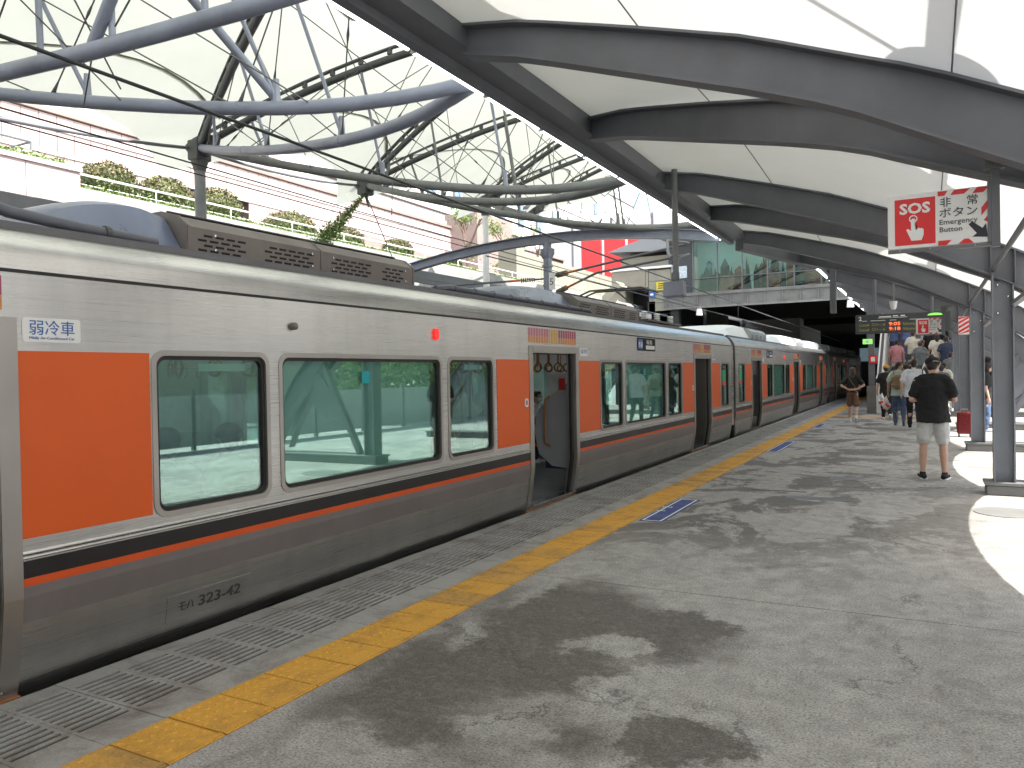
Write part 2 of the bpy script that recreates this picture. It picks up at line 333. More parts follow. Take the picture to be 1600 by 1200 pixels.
# ------------------------------------------------------------------ mesh helpers
class MB:
    def __init__(s): s.v = []; s.f = []; s.mi = []; s.cur = 0
    def add(s, vs, fs):
        o = len(s.v); s.v += [tuple(p) for p in vs]
        for f in fs: s.f.append(tuple(i + o for i in f)); s.mi.append(s.cur)
        return s
    def box(s, x0, x1, y0, y1, z0, z1):
        vs = [(x, y, z) for z in (z0, z1) for y in (y0, y1) for x in (x0, x1)]
        return s.add(vs, [(0, 2, 3, 1), (4, 5, 7, 6), (0, 1, 5, 4), (2, 6, 7, 3), (0, 4, 6, 2), (1, 3, 7, 5)])
    def obox(s, a, b, w, h, up=(0, 0, 1)):
        """box along segment a-b, width w across, height h along up"""
        a = Vector(a); b = Vector(b); d = (b - a).normalized(); u = Vector(up); x = d.cross(u).normalized(); u = x.cross(d)
        vs = []
        for p in (a, b):
            for sx, su in ((-1, -1), (1, -1), (1, 1), (-1, 1)): vs.append(p + x * (w / 2 * sx) + u * (h / 2 * su))
        return s.add(vs, [(0, 1, 2, 3), (7, 6, 5, 4), (0, 4, 5, 1), (1, 5, 6, 2), (2, 6, 7, 3), (3, 7, 4, 0)])
    def tube(s, pts, r, n=10, caps=True):
        pts = [Vector(p) for p in pts]; N = len(pts); rs = r if isinstance(r, (list, tuple)) else [r] * N
        rings = []; up = None
        for i, p in enumerate(pts):
            d = (pts[min(i + 1, N - 1)] - pts[max(i - 1, 0)]).normalized()
            if up is None:
                up = Vector((0, 0, 1)) if abs(d.z) < 0.9 else Vector((1, 0, 0))
            x = d.cross(up).normalized(); up = x.cross(d).normalized()
            rings.append([p + (x * math.cos(2 * PI * k / n) + up * math.sin(2 * PI * k / n)) * rs[i] for k in range(n)])
        vs = [q for rg in rings for q in rg]; fs = []
        for i in range(N - 1):
            for k in range(n):
                a = i * n + k; b = i * n + (k + 1) % n; fs.append((a, b, b + n, a + n))
        if caps: fs.append(tuple(range(n))[::-1]); fs.append(tuple(range((N - 1) * n, N * n)))
        return s.add(vs, fs)
    def prism(s, poly, axis, a, b):
        """extrude 2D polygon along axis ('x','y','z') from a to b"""
        def mk(p, t):
            return {'x': (t, p[0], p[1]), 'y': (p[0], t, p[1]), 'z': (p[0], p[1], t)}[axis]
        n = len(poly); vs = [mk(p, a) for p in poly] + [mk(p, b) for p in poly]
        fs = [tuple(range(n))[::-1], tuple(range(n, 2 * n))] + [(i, (i + 1) % n, (i + 1) % n + n, i + n) for i in range(n)]
        return s.add(vs, fs)
    def ball(s, c, rx, ry, rz, nu=10, nv=7):
        vs = []; c = Vector(c)
        for j in range(nv + 1):
            t = PI * j / nv
            for i in range(nu):
                p = 2 * PI * i / nu
                vs.append((c.x + rx * math.sin(t) * math.cos(p), c.y + ry * math.sin(t) * math.sin(p), c.z + rz * math.cos(t)))
        fs = []
        for j in range(nv):
            for i in range(nu):
                a = j * nu + i; b = j * nu + (i + 1) % nu
                fs.append((a, a + nu, b + nu, b))
        return s.add(vs, fs)
    def cone(s, a, b, ra, rb, n=10):
        """tapered capsule"""
        a = Vector(a); b = Vector(b); d = (b - a)
        L = d.length or 1e-6; d.normalize()
        up = Vector((0, 0, 1)) if abs(d.z) < 0.9 else Vector((1, 0, 0)); x = d.cross(up).normalized(); y = x.cross(d)
        prof = [(-ra, 0.02), (-ra * 0.87, ra * 0.5), (-ra * 0.5, ra * 0.87), (0, ra), (L, rb), (L + rb * 0.5, rb * 0.87), (L + rb * 0.87, rb * 0.5), (L + rb, 0.001)]
        prof[0] = (-ra, 0.001)
        vs = []
        for t, r in prof:
            for k in range(n):
                vs.append(a + d * t + (x * math.cos(2 * PI * k / n) + y * math.sin(2 * PI * k / n)) * r)
        fs = [tuple(range(n))[::-1]]
        for i in range(len(prof) - 1):
            for k in range(n):
                p = i * n + k; q = i * n + (k + 1) % n; fs.append((p, q, q + n, p + n))
        fs.append(tuple(range((len(prof) - 1) * n, len(prof) * n)))
        return s.add(vs, fs)
    def mesh(s, name, mats, smooth=False):
        me = bpy.data.meshes.new(name); me.from_pydata([tuple(p) for p in s.v], [], s.f)
        if not isinstance(mats, (list, tuple)): mats = [mats]
        for m_ in mats: me.materials.append(M[m_] if isinstance(m_, str) else m_)
        if len(mats) > 1: me.polygons.foreach_set('material_index', s.mi)
        if smooth:
            me.polygons.foreach_set('use_smooth', [True] * len(me.polygons))
            try: me.set_sharp_from_angle(angle=R(38))
            except Exception: pass
        me.update(); return me
    def build(s, name, mats, parent=None, smooth=False, kind=None, label=None, off=True):
        return link(name, s.mesh(name, mats, smooth), parent, kind, label, off)
def link(name, me, parent=None, kind=None, label=None, off=True):
    o = bpy.data.objects.new(name, me); S.collection.objects.link(o)
    if parent is not None:
        o.parent = parent
        if off:      # geometry was written in world coordinates
            r = parent; loc = Vector((0, 0, 0))
            while r is not None: loc += r.location; r = r.parent
            o.location = -loc
    if kind: o['kind'] = kind
    if label: o['label'] = label
    return o
def thing(name, label, cat, loc=(0, 0, 0), group=None):
    o = bpy.data.objects.new(name, None); o.empty_display_size = 0.1; S.collection.objects.link(o); o.location = loc
    o['label'] = label; o['category'] = cat
    if group: o['group'] = group
    return o
def tag(o, label, cat, group=None):
    o['label'] = label; o['category'] = cat
    if group: o['group'] = group
    return o
def struct(o): o['kind'] = 'structure'; return o
def copy_tree(o, parent=None):
    c = o.copy(); S.collection.objects.link(c); c.parent = parent
    for ch in list(o.children): copy_tree(ch, c)
    return c
def bevel(o, w=0.005, seg=1):
    m = o.modifiers.new('bevel', 'BEVEL'); m.width = w; m.segments = seg; m.limit_method = 'ANGLE'; return o
def text_mesh(body, size, sx=1.0, ext=0.001, bold=0.0):
    c = bpy.data.curves.new('txt', 'FONT'); c.body = body; c.size = size; c.extrude = ext; c.offset = bold; c.resolution_u = 2
    c.align_x = 'LEFT'
    o = bpy.data.objects.new('txt', c); S.collection.objects.link(o)
    dg = bpy.context.evaluated_depsgraph_get(); dg.update()
    me = bpy.data.meshes.new_from_object(o.evaluated_get(dg)); bpy.data.objects.remove(o)
    for v in me.vertices: v.co.x *= sx
    return me
def text(name, body, size, origin, right, up, m, parent, sx=1.0, width=None, bold=0.0, ext=0.001):
    me = text_mesh(body, size, sx, ext, bold)
    if width and len(me.vertices):
        x0 = min(v.co.x for v in me.vertices); x1 = max(v.co.x for v in me.vertices)
        for v in me.vertices: v.co.x = (v.co.x - x0) * width / (x1 - x0)
    right = Vector(right).normalized(); up = Vector(up).normalized(); nrm = right.cross(up)
    me.transform(Matrix.Translation(origin) @ Matrix((right, up, nrm)).transposed().to_4x4())
    me.materials.clear(); me.materials.append(M[m]); me.name = name
    return link(name, me, parent)
def lerp(tab, x):
    if x <= tab[0][0]: return tab[0][1]
    for (a, va), (b, vb) in zip(tab, tab[1:]):
        if x <= b: return va + (vb - va) * (x - a) / (b - a)
    return tab[-1][1]

# ================================================================== GROUND, PLATFORM
struct(MB().box(-400, 400, -300, 600, -3.0, -1.6).build('ground', 'concrete'))
struct(MB().box(-11.75, -4.16, -30, 90, -1.596, -1.15).build('track_bed', 'ballast'))
for tx in (-5.55, -10.1):
    for s_ in (-0.53, 0.53):
        o = MB().box(tx + s_ - 0.035, tx + s_ + 0.035, -30, 90, -1.148, -1.0).build('rail', 'rod'); struct(o)
plat = MB()
plat.box(-4.09, -3.2, -12, 60, -0.25, -0.11); plat.box(-3.199, 9.0, -12, 60, -0.25, -0.03); plat.box(-3.7, 9.0, -12, 60, -1.58, -0.252)
platform = struct(plat.build('platform', 'concrete'))
# expansion joints cut the paved surface in slabs
joints = [-12, -0.3, 5.45, 11.2, 16.95, 22.7, 28.4, 60]
for a, b_ in zip(joints, joints[1:]):
    sk = 0.0
    MB().box(-2.795, 9.0, a + 0.007, b_ - 0.007, -0.028, 0.0).build('concrete_slab', 'platform', platform)
    if b_ < 50:
        MB().box(-2.78, 8.9, b_ - 0.006, b_ + 0.006, -0.028, -0.003).build('joint_strip', 'beige_panel', platform)
# perforated edge panels
gp = MB(); W = 0.296
gp.box(-4.10, -3.99, 0, W, -0.03, -0.002)
gp.box(-3.44, -3.205, 0, W, -0.09, -0.002)
nb = 10; x0, x1 = -3.99, -3.44; step = (x1 - x0) / nb
for i in range(nb):
    gp.box(x0 + i * step, x0 + i * step + step * 0.52, 0, W, -0.010, -0.002)
for ya in (0, W / 2 - 0.0, W - 0.02):
    if ya and ya < W - 0.03: continue
    for i in range(nb): gp.box(x0 + i * step + step * 0.52, x0 + (i + 1) * step, ya, ya + 0.022, -0.010, -0.003)
gme = gp.mesh('edge_grate_panel', 'grate')
k = 0; y = -1.5
while y < 46:
    o = link('edge_grate_panel', gme, platform, off=False); o.location = (random.uniform(-.003, .003), y, random.uniform(-.003, .001)); y += 0.3
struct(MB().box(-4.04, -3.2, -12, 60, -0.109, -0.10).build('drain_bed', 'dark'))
# tactile tiles
def tile(m_):
    t = MB(); t.box(-3.195, -2.80, 0.005, 0.295, -0.025, 0.002)
    t.box(-2.845, -2.815, 0.003, 0.297, 0.002, 0.006)
    for i in range(5):
        for j in range(5):
            cx = -3.165 + i * 0.062; cy = 0.03 + j * 0.06
            vs = [(cx + 0.017 * math.cos(a), cy + 0.017 * math.sin(a), 0.002) for a in [2 * PI * q / 7 for q in range(7)]] + [(cx + 0.010 * math.cos(a), cy + 0.010 * math.sin(a), 0.0065) for a in [2 * PI * q / 7 for q in range(7)]]
            t.add(vs, [(q, (q + 1) % 7, (q + 1) % 7 + 7, q + 7) for q in range(7)] + [tuple(range(7, 14))])
    return t.mesh('tactile_tile', m_)
tm = [tile('tactile'), tile('tactile2')]
y = -1.5
while y < 46:
    o = link('tactile_tile', tm[0 if random.random() < 0.7 else 1], platform, off=False); o.location = (random.uniform(-.002, .002), y, random.uniform(-.002, .0015)); y += 0.3
# painted marks
def mark(x0, x1, y0, y1, m_, z=0.004, label=None, name='painted_mark'):
    return MB().box(x0, x1, y0, y1, z - 0.003, z).build(name, m_, platform, label=label)
for y0, y1, dx in ((7.9, 9.45, 0), (15.5, 17.8, -0.06), (22.3, 23.7, -0.06)):
    mark(-2.76 + dx, -2.50 + dx, y0, y1, 'blue_mark', 0.004, 'worn blue boarding mark')
    mk = MB(); t_ = 0.018
    mk.box(-2.735 + dx, -2.735 + dx + t_, y0 + .03, y1 - .03, 0.0045, 0.0055); mk.box(-2.525 + dx - t_, -2.525 + dx, y0 + .03, y1 - .03, 0.0045, 0.0055)
    mk.box(-2.735 + dx + t_, -2.525 + dx - t_, y0 + .03, y0 + .05, 0.0045, 0.0055); mk.box(-2.735 + dx + t_, -2.525 + dx - t_, y1 - .05, y1 - .03, 0.0045, 0.0055)
    mk.build('painted_outline', 'print_white', platform)
text('painted_letters', '1・2', 0.17, (-2.66, 8.5, 0.006), (0, 1, 0), (-1, 0, 0), 'print_white', platform)
mark(-1.28, -0.90, 11.88, 12.25, 'steel_dark', 0.003, name='metal_cover_plate'); mark(-1.58, -0.85, 9.98, 10.2, 'steel_dark', 0.003, name='metal_cover_plate')
mark(-2.1, -1.4, 10.55, 10.6, 'print_black', 0.003, name='repair_strip')
mark(-3.19, 0.5, 27.6, 27.9, 'tactile', 0.006, name='tactile_strip')
cv = MB(); cv.prism([(0.75 + 0.33 * math.cos(a), 9.85 + 0.33 * math.sin(a)) for a in [2 * PI * q / 28 for q in range(28)]], 'z', 0.001, 0.006)
tag(cv.build('manhole_cover', 'plinth'), 'round grey manhole cover in front of the nearest column foot', 'manhole cover')
# far platform
fp = MB(); fp.box(-17.0, -11.75, -12, 60, -1.6, 0.0); struct(fp.build('far_platform', 'concrete'))

# ================================================================== RIGHT CANOPY
RT = [(-3.8, 4.66), (-2.9, 4.5), (-2, 4.24), (-1.1, 3.96), (-.5, 3.71), (0, 3.51), (.7, 3.16), (1.05, 2.98), (2, 2.33), (2.8, 1.5), (3.5, .35)]
RL = [(-3.8, 4.42), (-2.9, 4.2), (-2, 3.89), (-1.1, 3.58), (-.5, 3.35), (0, 3.08), (.7, 2.72), (1.05, 2.52), (2, 1.83), (2.8, .95), (3.3, .02)]
canopy = thing('platform_canopy', 'curved grey steel ribbed canopy over the near platform', 'canopy', (0, 0, 0))
xs_ = [-3.46 + i * (6.7 / 26) for i in range(27)]
def rib(y0, y1, xa=-3.46, xb=3.2, name='curved_rib', par=None, base=0.0, steps=26, xshift=0.0):
    xs = [xa + (xb - xa) * i / steps for i in range(steps + 1)]
    yy = lambda x: y0 + (y1 - y0) * min(1, max(0, (x + 3.46) / (0.8 + 3.46)))
    tp = [(x + xshift, yy(x), lerp(RT, x) + base) for x in xs]; lo = [(x + xshift, yy(x), lerp(RL, x) + base) for x in xs]
    m_ = MB()
    for a, b in ((tp, 0.24), (lo, 0.24)):
        for p, q in zip(a, a[1:]): pass
    n_ = len(xs)
    def sweep(path, half, th, dirn):
        vs = []
        for p in path:
            for sy in (-half, half):
                for dz in (0, th): vs.append((p[0], p[1] + sy, p[2] + dz))
        fs = []
        for i in range(len(path) - 1):
            a = i * 4; b = a + 4
            fs += [(a, b, b + 2, a + 2), (a + 1, a + 3, b + 3, b + 1), (a, a + 1, b + 1, b), (a + 2, b + 2, b + 3, a + 3)]
        fs += [(0, 2, 3, 1), ((len(path) - 1) * 4, (len(path) - 1) * 4 + 1, (len(path) - 1) * 4 + 3, (len(path) - 1) * 4 + 2)]
        m_.add(vs, fs)
    sweep(tp, 0.10, -0.022, 1); sweep(lo, 0.085, 0.022, 1)
    vs = []
    for (p, q) in zip(lo, tp):
        for sy in (-0.007, 0.007): vs += [(p[0], p[1] + sy, p[2] + 0.021), (q[0], q[1] + sy, q[2] - 0.021)]
    fs = []
    for i in range(n_ - 1):
        a = i * 4; b = a + 4; fs += [(a, a + 1, b + 1, b), (a + 2, b + 2, b + 3, a + 3)]
    m_.add(vs, fs)
    # stiffeners beside the column head
    for x in (0.70, 0.95):
        yv = yy(x); m_.box(x + xshift - 0.007, x + xshift + 0.007, yv - 0.11, yv + 0.11, lerp(RL, x) + 0.02 + base, lerp(RT, x) - 0.02 + base)
    o = m_.build(name, 'steel_dark', par or canopy); return o
PY = [0.0, 5.65, 11.3, 16.95]
for y in (-5.65, 0.0, 5.65, 11.3, 16.95):
    rib(y + 0.05, y)
    rib(y + 2.83, y + 0.35)
for y in (22.6, 28.25, 33.9):
    rib(y + 0.05, y, xa=-2.4); rib(y + 2.83, y + 0.35, xa=-2.4)
# first big cross rib where the beam steps inwards
bm = MB()
bm.box(-3.80, -3.46, -12, 17.1, 4.425, 4.60); bm.box(-3.795, -3.70, -12, 17.1, 4.35, 4.424)
bm.build('edge_beam', 'steel_dark', canopy)
# web of the longitudinal beam standing above
MB().box(-3.52, -3.47, -12, 17.1, 4.602, 4.72).build('beam_flange', 'steel_dark', canopy)
bm = MB(); bm.box(-2.45, -2.2, 20.0, 38, 4.3, 4.46); bm.box(-2.44, -2.36, 20, 38, 4.2, 4.298); bm.build('edge_beam', 'steel_dark', canopy)
# cross girder from the step towards the bridge
g_ = MB(); g_.obox((-3.6, 17.2, 4.38), (-2.35, 20.2, 4.2), 0.2, 0.3); g_.build('cross_girder', 'steel_dark', canopy)
# longitudinal pipe below the ribs at the columns
MB().tube([(0.72, -12, 2.79), (0.72, 36, 2.79)], 0.028, 8).build('service_pipe', 'steel_grey', canopy)
MB().box(0.90, 0.97, -12, 36, 2.33, 2.38).build('cable_rail', 'steel_grey', canopy)
# membrane in bays
def cmem(ya, yb, x0, x1):
    NX, NY = 22, 12; vs = []; fs = []
    for j in range(NY + 1):
        t = j / NY; y = ya + (yb - ya) * t
        sc = math.sin(PI * t)
        xe = x1 - (0.27 * sc ** .5 if ya > 5 else 0.05 * sc)
        for i in range(NX + 1):
            u = i / NX; x = x0 + (xe - x0) * u
            z = lerp(RT, x) + 0.012 + 0.12 * math.sin(PI * t) * math.sin(PI * min(1, u + .05))
            vs.append((x, y, z))
    for j in range(NY):
        for i in range(NX): a = j * (NX + 1) + i; fs.append((a, a + 1, a + NX + 2, a + NX + 1))
    MB().add(vs, fs).build('membrane_panel', 'membrane_c', canopy, smooth=True)
for y in (-11.3, -5.65, 0.0, 5.65, 11.3):
    cmem(y, y + 5.648, -3.47, 2.36 if y > 5 else 3.3)  # nearest bays reach further out, shaped to keep sun off the near platform
cmem(16.95, 22.59, -3.2, 2.36)
for y in (22.6, 28.25, 33.9): cmem(y, y + 5.648, -2.4, 2.36)
# seams/cords on the membrane (thin tapes along Y)
for xx in (-1.9, 0.15, 1.4):
    t_ = MB()
    for y in (0.0, 5.65, 11.3, 16.95, 22.6):
        pts = []
        for j in range(9):
            t = j / 8; pts.append((xx, y + 5.65 * t, lerp(RT, xx) + 0.004 + 0.12 * math.sin(PI * t) * math.sin(PI * min(1, (xx + 3.47) / 5.8 + .05))))
        t_.tube(pts, 0.006, 5)
    t_.build('membrane_cord', 'steel_grey', canopy)

# light tubes under the edge beam
tube0 = None
def tubelight(y, x=-3.86, z=4.395, L=1.18):
    global tube0
    if tube0 is None:
        r = thing('tube_light', '', 'strip light', (x, y, z), 'tube lights in a row under the near canopy beam')
        MB().box(-0.045, 0.055, 0, 1.2, 0.028, 0.075).build('housing', 'steel_grey', r, off=False)
        MB().tube([(0, 0.03, 0), (0, 1.17, 0)], 0.027, 10).build('tube', 'tube', r, smooth=True, off=False)
        e = MB(); e.box(-.02, .02, 0.0, 0.028, -.02, .027); e.box(-.02, .02, 1.172, 1.2, -.02, .027); e.build('end_cap', 'white', r, off=False)
        tube0 = r
    else:
        r = copy_tree(tube0); r.location = (x, y, z)
    ORD = ['first', 'second', 'third', 'fourth', 'fifth', 'sixth', 'seventh', 'eighth', 'ninth', 'tenth', 'eleventh', 'twelfth', 'thirteenth', 'fourteenth', 'fifteenth', 'sixteenth']
    r['label'] = ORD[max(0, int((y + 2) / 1.24 + .5)) % 16] + ' lit fluorescent tube from the camera end under the near canopy beam'
    return r
y = -2.0
while y < 16.6: tubelight(y); y += 1.24
y = 20.4
while y < 37:
    r = tubelight(y, -2.5, 4.19); r['label'] = r['label'].split()[0] + ' lit fluorescent tube in the far row beside the glass bridge'; r['group'] = 'tube lights in the far row by the bridge'; y += 1.24

# ---- columns with their feet
def column():
    r = thing('steel_column', '', 'column', (0.82, 11.3, 0), 'steel columns along the platform')
    f = MB(); f.box(-0.115, -0.098, -0.12, 0.12, 0.16, 2.74); f.build('flange', 'steel_column', r, off=False)
    f = MB(); f.box(0.098, 0.115, -0.12, 0.12, 0.16, 2.58); f.build('flange', 'steel_column', r, off=False)
    MB().box(-0.097, 0.097, -0.006, 0.006, 0.16, 2.64).build('web', 'steel_column', r, off=False)
    b = MB(); b.box(-0.20, 2.6, -0.2, 0.2, 0.0, 0.125); bevel(b.build('foot_beam', 'plinth', r, off=False), 0.01)
    b = MB(); b.box(-0.22, 2.62, -0.22, 0.22, 0.126, 0.158); b.build('foot_plate', 'plinth', r, off=False)
    d = MB(); d.obox((0.30, 0, 0.17), (1.15, 0, 1.85), 0.12, 0.09); d.build('brace', 'steel_grey', r, off=False)
    p = MB(); p.prism([(0.55, 0.9), (1.3, 1.75), (1.5, 1.2), (1.05, 0.75)], 'y', -0.045, -0.02); p.build('gusset_plate', 'steel_grey', r, off=False)
    bo = MB()
    for (x, z) in ((-0.05, 2.6), (0.06, 2.45), (-0.05, 2.25)): bo.ball((x, -0.02, z), .016, .016, .016, 6, 4)
    bo.build('bolt', 'chrome', r, off=False)
    return r
col0 = column()
names = ['nearest grey steel H column, standing beside the large SOS sign', 'second grey H column, behind the nearest one', 'third grey H column with the red striped panel above it', 'fourth grey H column, behind the third',
         'fifth grey H column, beside the stair crowd', 'sixth and farthest grey H column, at the foot of the stairs']
for i, nm in enumerate(names):
    r = col0 if i == 0 else copy_tree(col0); r.location = (0.82 + (0.0 if i < 4 else -0.0), 11.3 + 5.65 * i, 0); r['label'] = nm
for i, y in enumerate((5.65, 0.0, -5.65)):
    r = copy_tree(col0); r.location = (0.82 + 0.35, y, 0); r['label'] = 'grey H column behind the photographer, seen only in train window reflections'

# ================================================================== CENTRAL ROOF
AP = [(-11.3, 3.9, 5.25), (-11.3, 9.4, 5.72), (-11.4, 14.1, 6.05), (-11.3, 19.4, 6.65), (-11.7, 23.2, 7.15), (-11.9, 27.6, 7.85), (-12.0, 31.8, 8.6), (-12, 36.5, 9.2)]
TP = [(-4.3, 0.0, 6.1), (-4.3, 5.65, 6.45), (-4.3, 11.3, 7.2), (-4.3, 16.95, 7.95), (-4.3, 22.6, 8.7), (-4.3, 28.25, 9.4), (-4.3, 33.9, 10.0), (-4.3, 39, 10.5)]
PP = [(-3.85, (0, 6.55, 11.25, 16.6, 22.6, 28, 34, 40)[k_], (4.5, 4.50, 4.60, 4.82, 4.9, 5.0, 5.1, 5.2)[k_]) for k_ in range(0, 8)]
def arc(a, b, h, n=14, power=1.0):
    a = Vector(a); b = Vector(b); out = []
    for i in range(n + 1):
        t = i / n; p = a.lerp(b, t); p.z += h * 4 * t * (1 - t); out.append(p)
    return out
zl = [(a[1], a[2]) for a in AP]; zt = [(t[1], t[2]) for t in TP]
tl = ['nearest bay of blue grey roof trusses at the upper left', 'roof truss bay whose left foot rests on the near round post', 'roof truss bay with the ivy covered tie below its left foot', 'roof truss bay whose left foot rests on the second round post',
      'fifth roof truss bay, beyond the second round post', 'sixth roof truss bay, above the arched beam', 'farthest roof truss bay, beside the glass bridge']
for k_ in range(0, 5):
    A_ = AP[k_]; bay = thing('roof_truss', tl[k_], 'roof truss', A_, 'roof trusses over the tracks')
    pm = 'pipe_blue' if k_ < 2 else 'pipe_grey'
    for j in (0, 1):
        P_ = PP[k_ + j]; T_ = TP[k_ + j]
        if k_ == 0 and j == 0: continue
        lowr = []
        for i in range(19):
            t = i / 18; p = Vector(A_).lerp(Vector(P_), t)
            p.z = P_[2] + (A_[2] - P_[2]) * (1 - t) ** 1.6 - 0.12 * math.sin(PI * t) - 0.10 * math.sin(PI * t ** 3)
            # pipes bow sideways towards the middle of the bay
            p.y += 0.12 * math.sin(PI * t) * (1 if j else -1)
            if k_ in (0, 1) and t > 0.9: p.z += 0.0
            lowr.append(p)
        mat_ = pm if not (k_ == 1 and j == 1) else 'pipe_grey'
        if k_ == 0: mat_ = 'pipe_blue'
        skip_low = (k_ + j) >= 4
        if not skip_low: MB().tube(lowr, 0.072 if k_ < 3 else 0.08, 14).build('lower_pipe', mat_, bay, smooth=True)
        # rings (weld joints)
        for ii in (5, 12):
            if skip_low: continue
            rg = MB(); d = (lowr[ii + 1] - lowr[ii]).normalized(); rg.tube([lowr[ii] - d * .02, lowr[ii] + d * .02], 0.076 if k_ < 3 else .084, 14)
            rg.build('weld_ring', mat_, bay, smooth=True)
        # upper chord continues over the crown to the far side
        up1 = arc(A_, T_, 0.42, 14)
        MB().tube(up1, 0.062, 12).build('upper_chord', 'chord', bay, smooth=True)
        rail = [p + Vector((0, 0, 0.17)) for p in up1]
        rl = MB()
        for p, q in zip(rail, rail[1:]): rl.obox(p, q, 0.07, 0.03)
        rl.build('membrane_rail', 'chord', bay)
        cl = MB()
        for i in range(1, 14):
            p = up1[i]; cl.box(p.x - .035, p.x + .035, p.y - .03, p.y + .03, p.z + .07, p.z + .16)
        cl.build('rail_clip', 'chord', bay)['kind'] = 'stuff'
        # struts between lower pipe and upper chord
        for t in ((0.16, 0.42, 0.70) if j == 0 else (0.2, 0.45, 0.75)):
            p = lowr[int(t * 18)]; q = up1[int(t * 14)].copy()
            if skip_low: continue
            MB().tube([p + Vector((0, 0, .08)), q - Vector((0, 0, 0.03))], 0.024, 8).build('strut', pm, bay, smooth=True)
            sh = MB(); sh.tube([p + Vector((0, 0, .06)), p + Vector((0, 0, .30))], [0.045, 0.032], 8); sh.build('strut_shoe', pm, bay, smooth=True)
        # thin tie rods
        rd = MB()
        for t, u in ((0.16, 0.42), (0.42, 0.16), (0.42, 0.70), (0.70, 0.42), (0.70, 0.97), (0.06, 0.16)):
            p = lowr[int(t * 18)]; q = up1[int(u * 14)]
            rd.tube([p, q], 0.0085, 5)
            m_ = p.lerp(q, 0.45); d = (q - p).normalized(); rd.tube([m_ - d * .09, m_, m_ + d * .09], [0.009, 0.018, 0.009], 6)
            rd.tube([p, p.lerp(q, min(1, 0.22 / max((q - p).length, .1)))], [0.035, 0.009], 6)
        T2 = TP[k_ + 1 - j]
        up2 = arc(A_, T2, 0.42, 14)
        for t, u in ((0.30, 0.45), (0.55, 0.75), (0.8, 0.6)):
            p = lowr[int(t * 18)]; q = up2[int(u * 14)]; rd.tube([p, q], 0.0075, 5)
        if not skip_low: rd.build('tie_rod', 'rod', bay)['kind'] = 'stuff'
    # node casting at the left foot
    c = MB(); ax, ay, az = A_
    c.prism([(ax - 0.32, az + .02), (ax - 0.28, az + 0.14), (ax + 0.15, az + 0.22), (ax + 0.5, az + 0.12), (ax + 0.42, az - .10), (ax + .05, az - .2), (ax - .12, az - .26), (ax - .2, az - .1)], 'y', ay - 0.07, ay + 0.07)
    c.box(ax - .13, ax + .13, ay - .16, ay + .16, az - .24, az + .12)
    bevel(c.build('node_casting', 'chord', bay), 0.03, 2)
    # edge cable pipe to the next foot on the left side
    if k_ < 4:
        B_ = AP[k_ + 1]
        MB().tube(arc((ax - .1, ay, az), (B_[0] - .1, B_[1], B_[2]), -0.12, 8), 0.03, 8).build('eave_pipe', 'steel_grey', bay, smooth=True)
# cross pipe of the nearest bay, nearly square to the track
t0 = thing('cross_pipe', 'thick blue grey cross pipe high over the first carriage roof unit', 'pipe', (-9.6, 4.0, 4.7))
cp = [(-10.6, 3.95, 4.78), (-9.4, 4.08, 4.67), (-7.85, 4.22, 4.6), (-6.85, 4.34, 4.6), (-5.75, 4.43, 4.6), (-4.94, 4.52, 4.62), (-4.38, 4.6, 4.66), (-3.9, 4.7, 4.72)]
MB().tube(cp, 0.078, 16).build('pipe_run', 'pipe_blue', t0, smooth=True)
for (a, b, r_) in (((-5.95, 6.1, 4.42), (-6.1, 4.4, 5.6), .045), ((-6.6, 4.36, 4.66), (-5.2, 4.1, 5.75), .055), ((-7.3, 4.3, 4.6), (-7.35, 4.3, 6.1), .03), ((-6.35, 4.38, 4.6), (-6.4, 4.38, 6.1), .03), ((-5.3, 4.5, 4.6), (-5.3, 4.5, 6.2), .03)):
    MB().tube([a, b], r_, 10).build('strut', 'pipe_blue', t0, smooth=True)
rd = MB()
for a, b in (((-6.9, 4.34, 4.6), (-8.6, 6.5, 5.9)), ((-8.2, 4.2, 4.6), (-6.4, 3.9, 5.9)), ((-6.5, 4.3, 4.6), (-7.6, 4.9, 4.45)), ((-6.2, 4.3, 4.7), (-4.6, 4.2, 5.9)), ((-7.0, 4.9, 4.5), (-6.4, 3.6, 5.6))): rd.tube([a, b], 0.0085, 5)
rd.build('tie_rod', 'rod', t0)

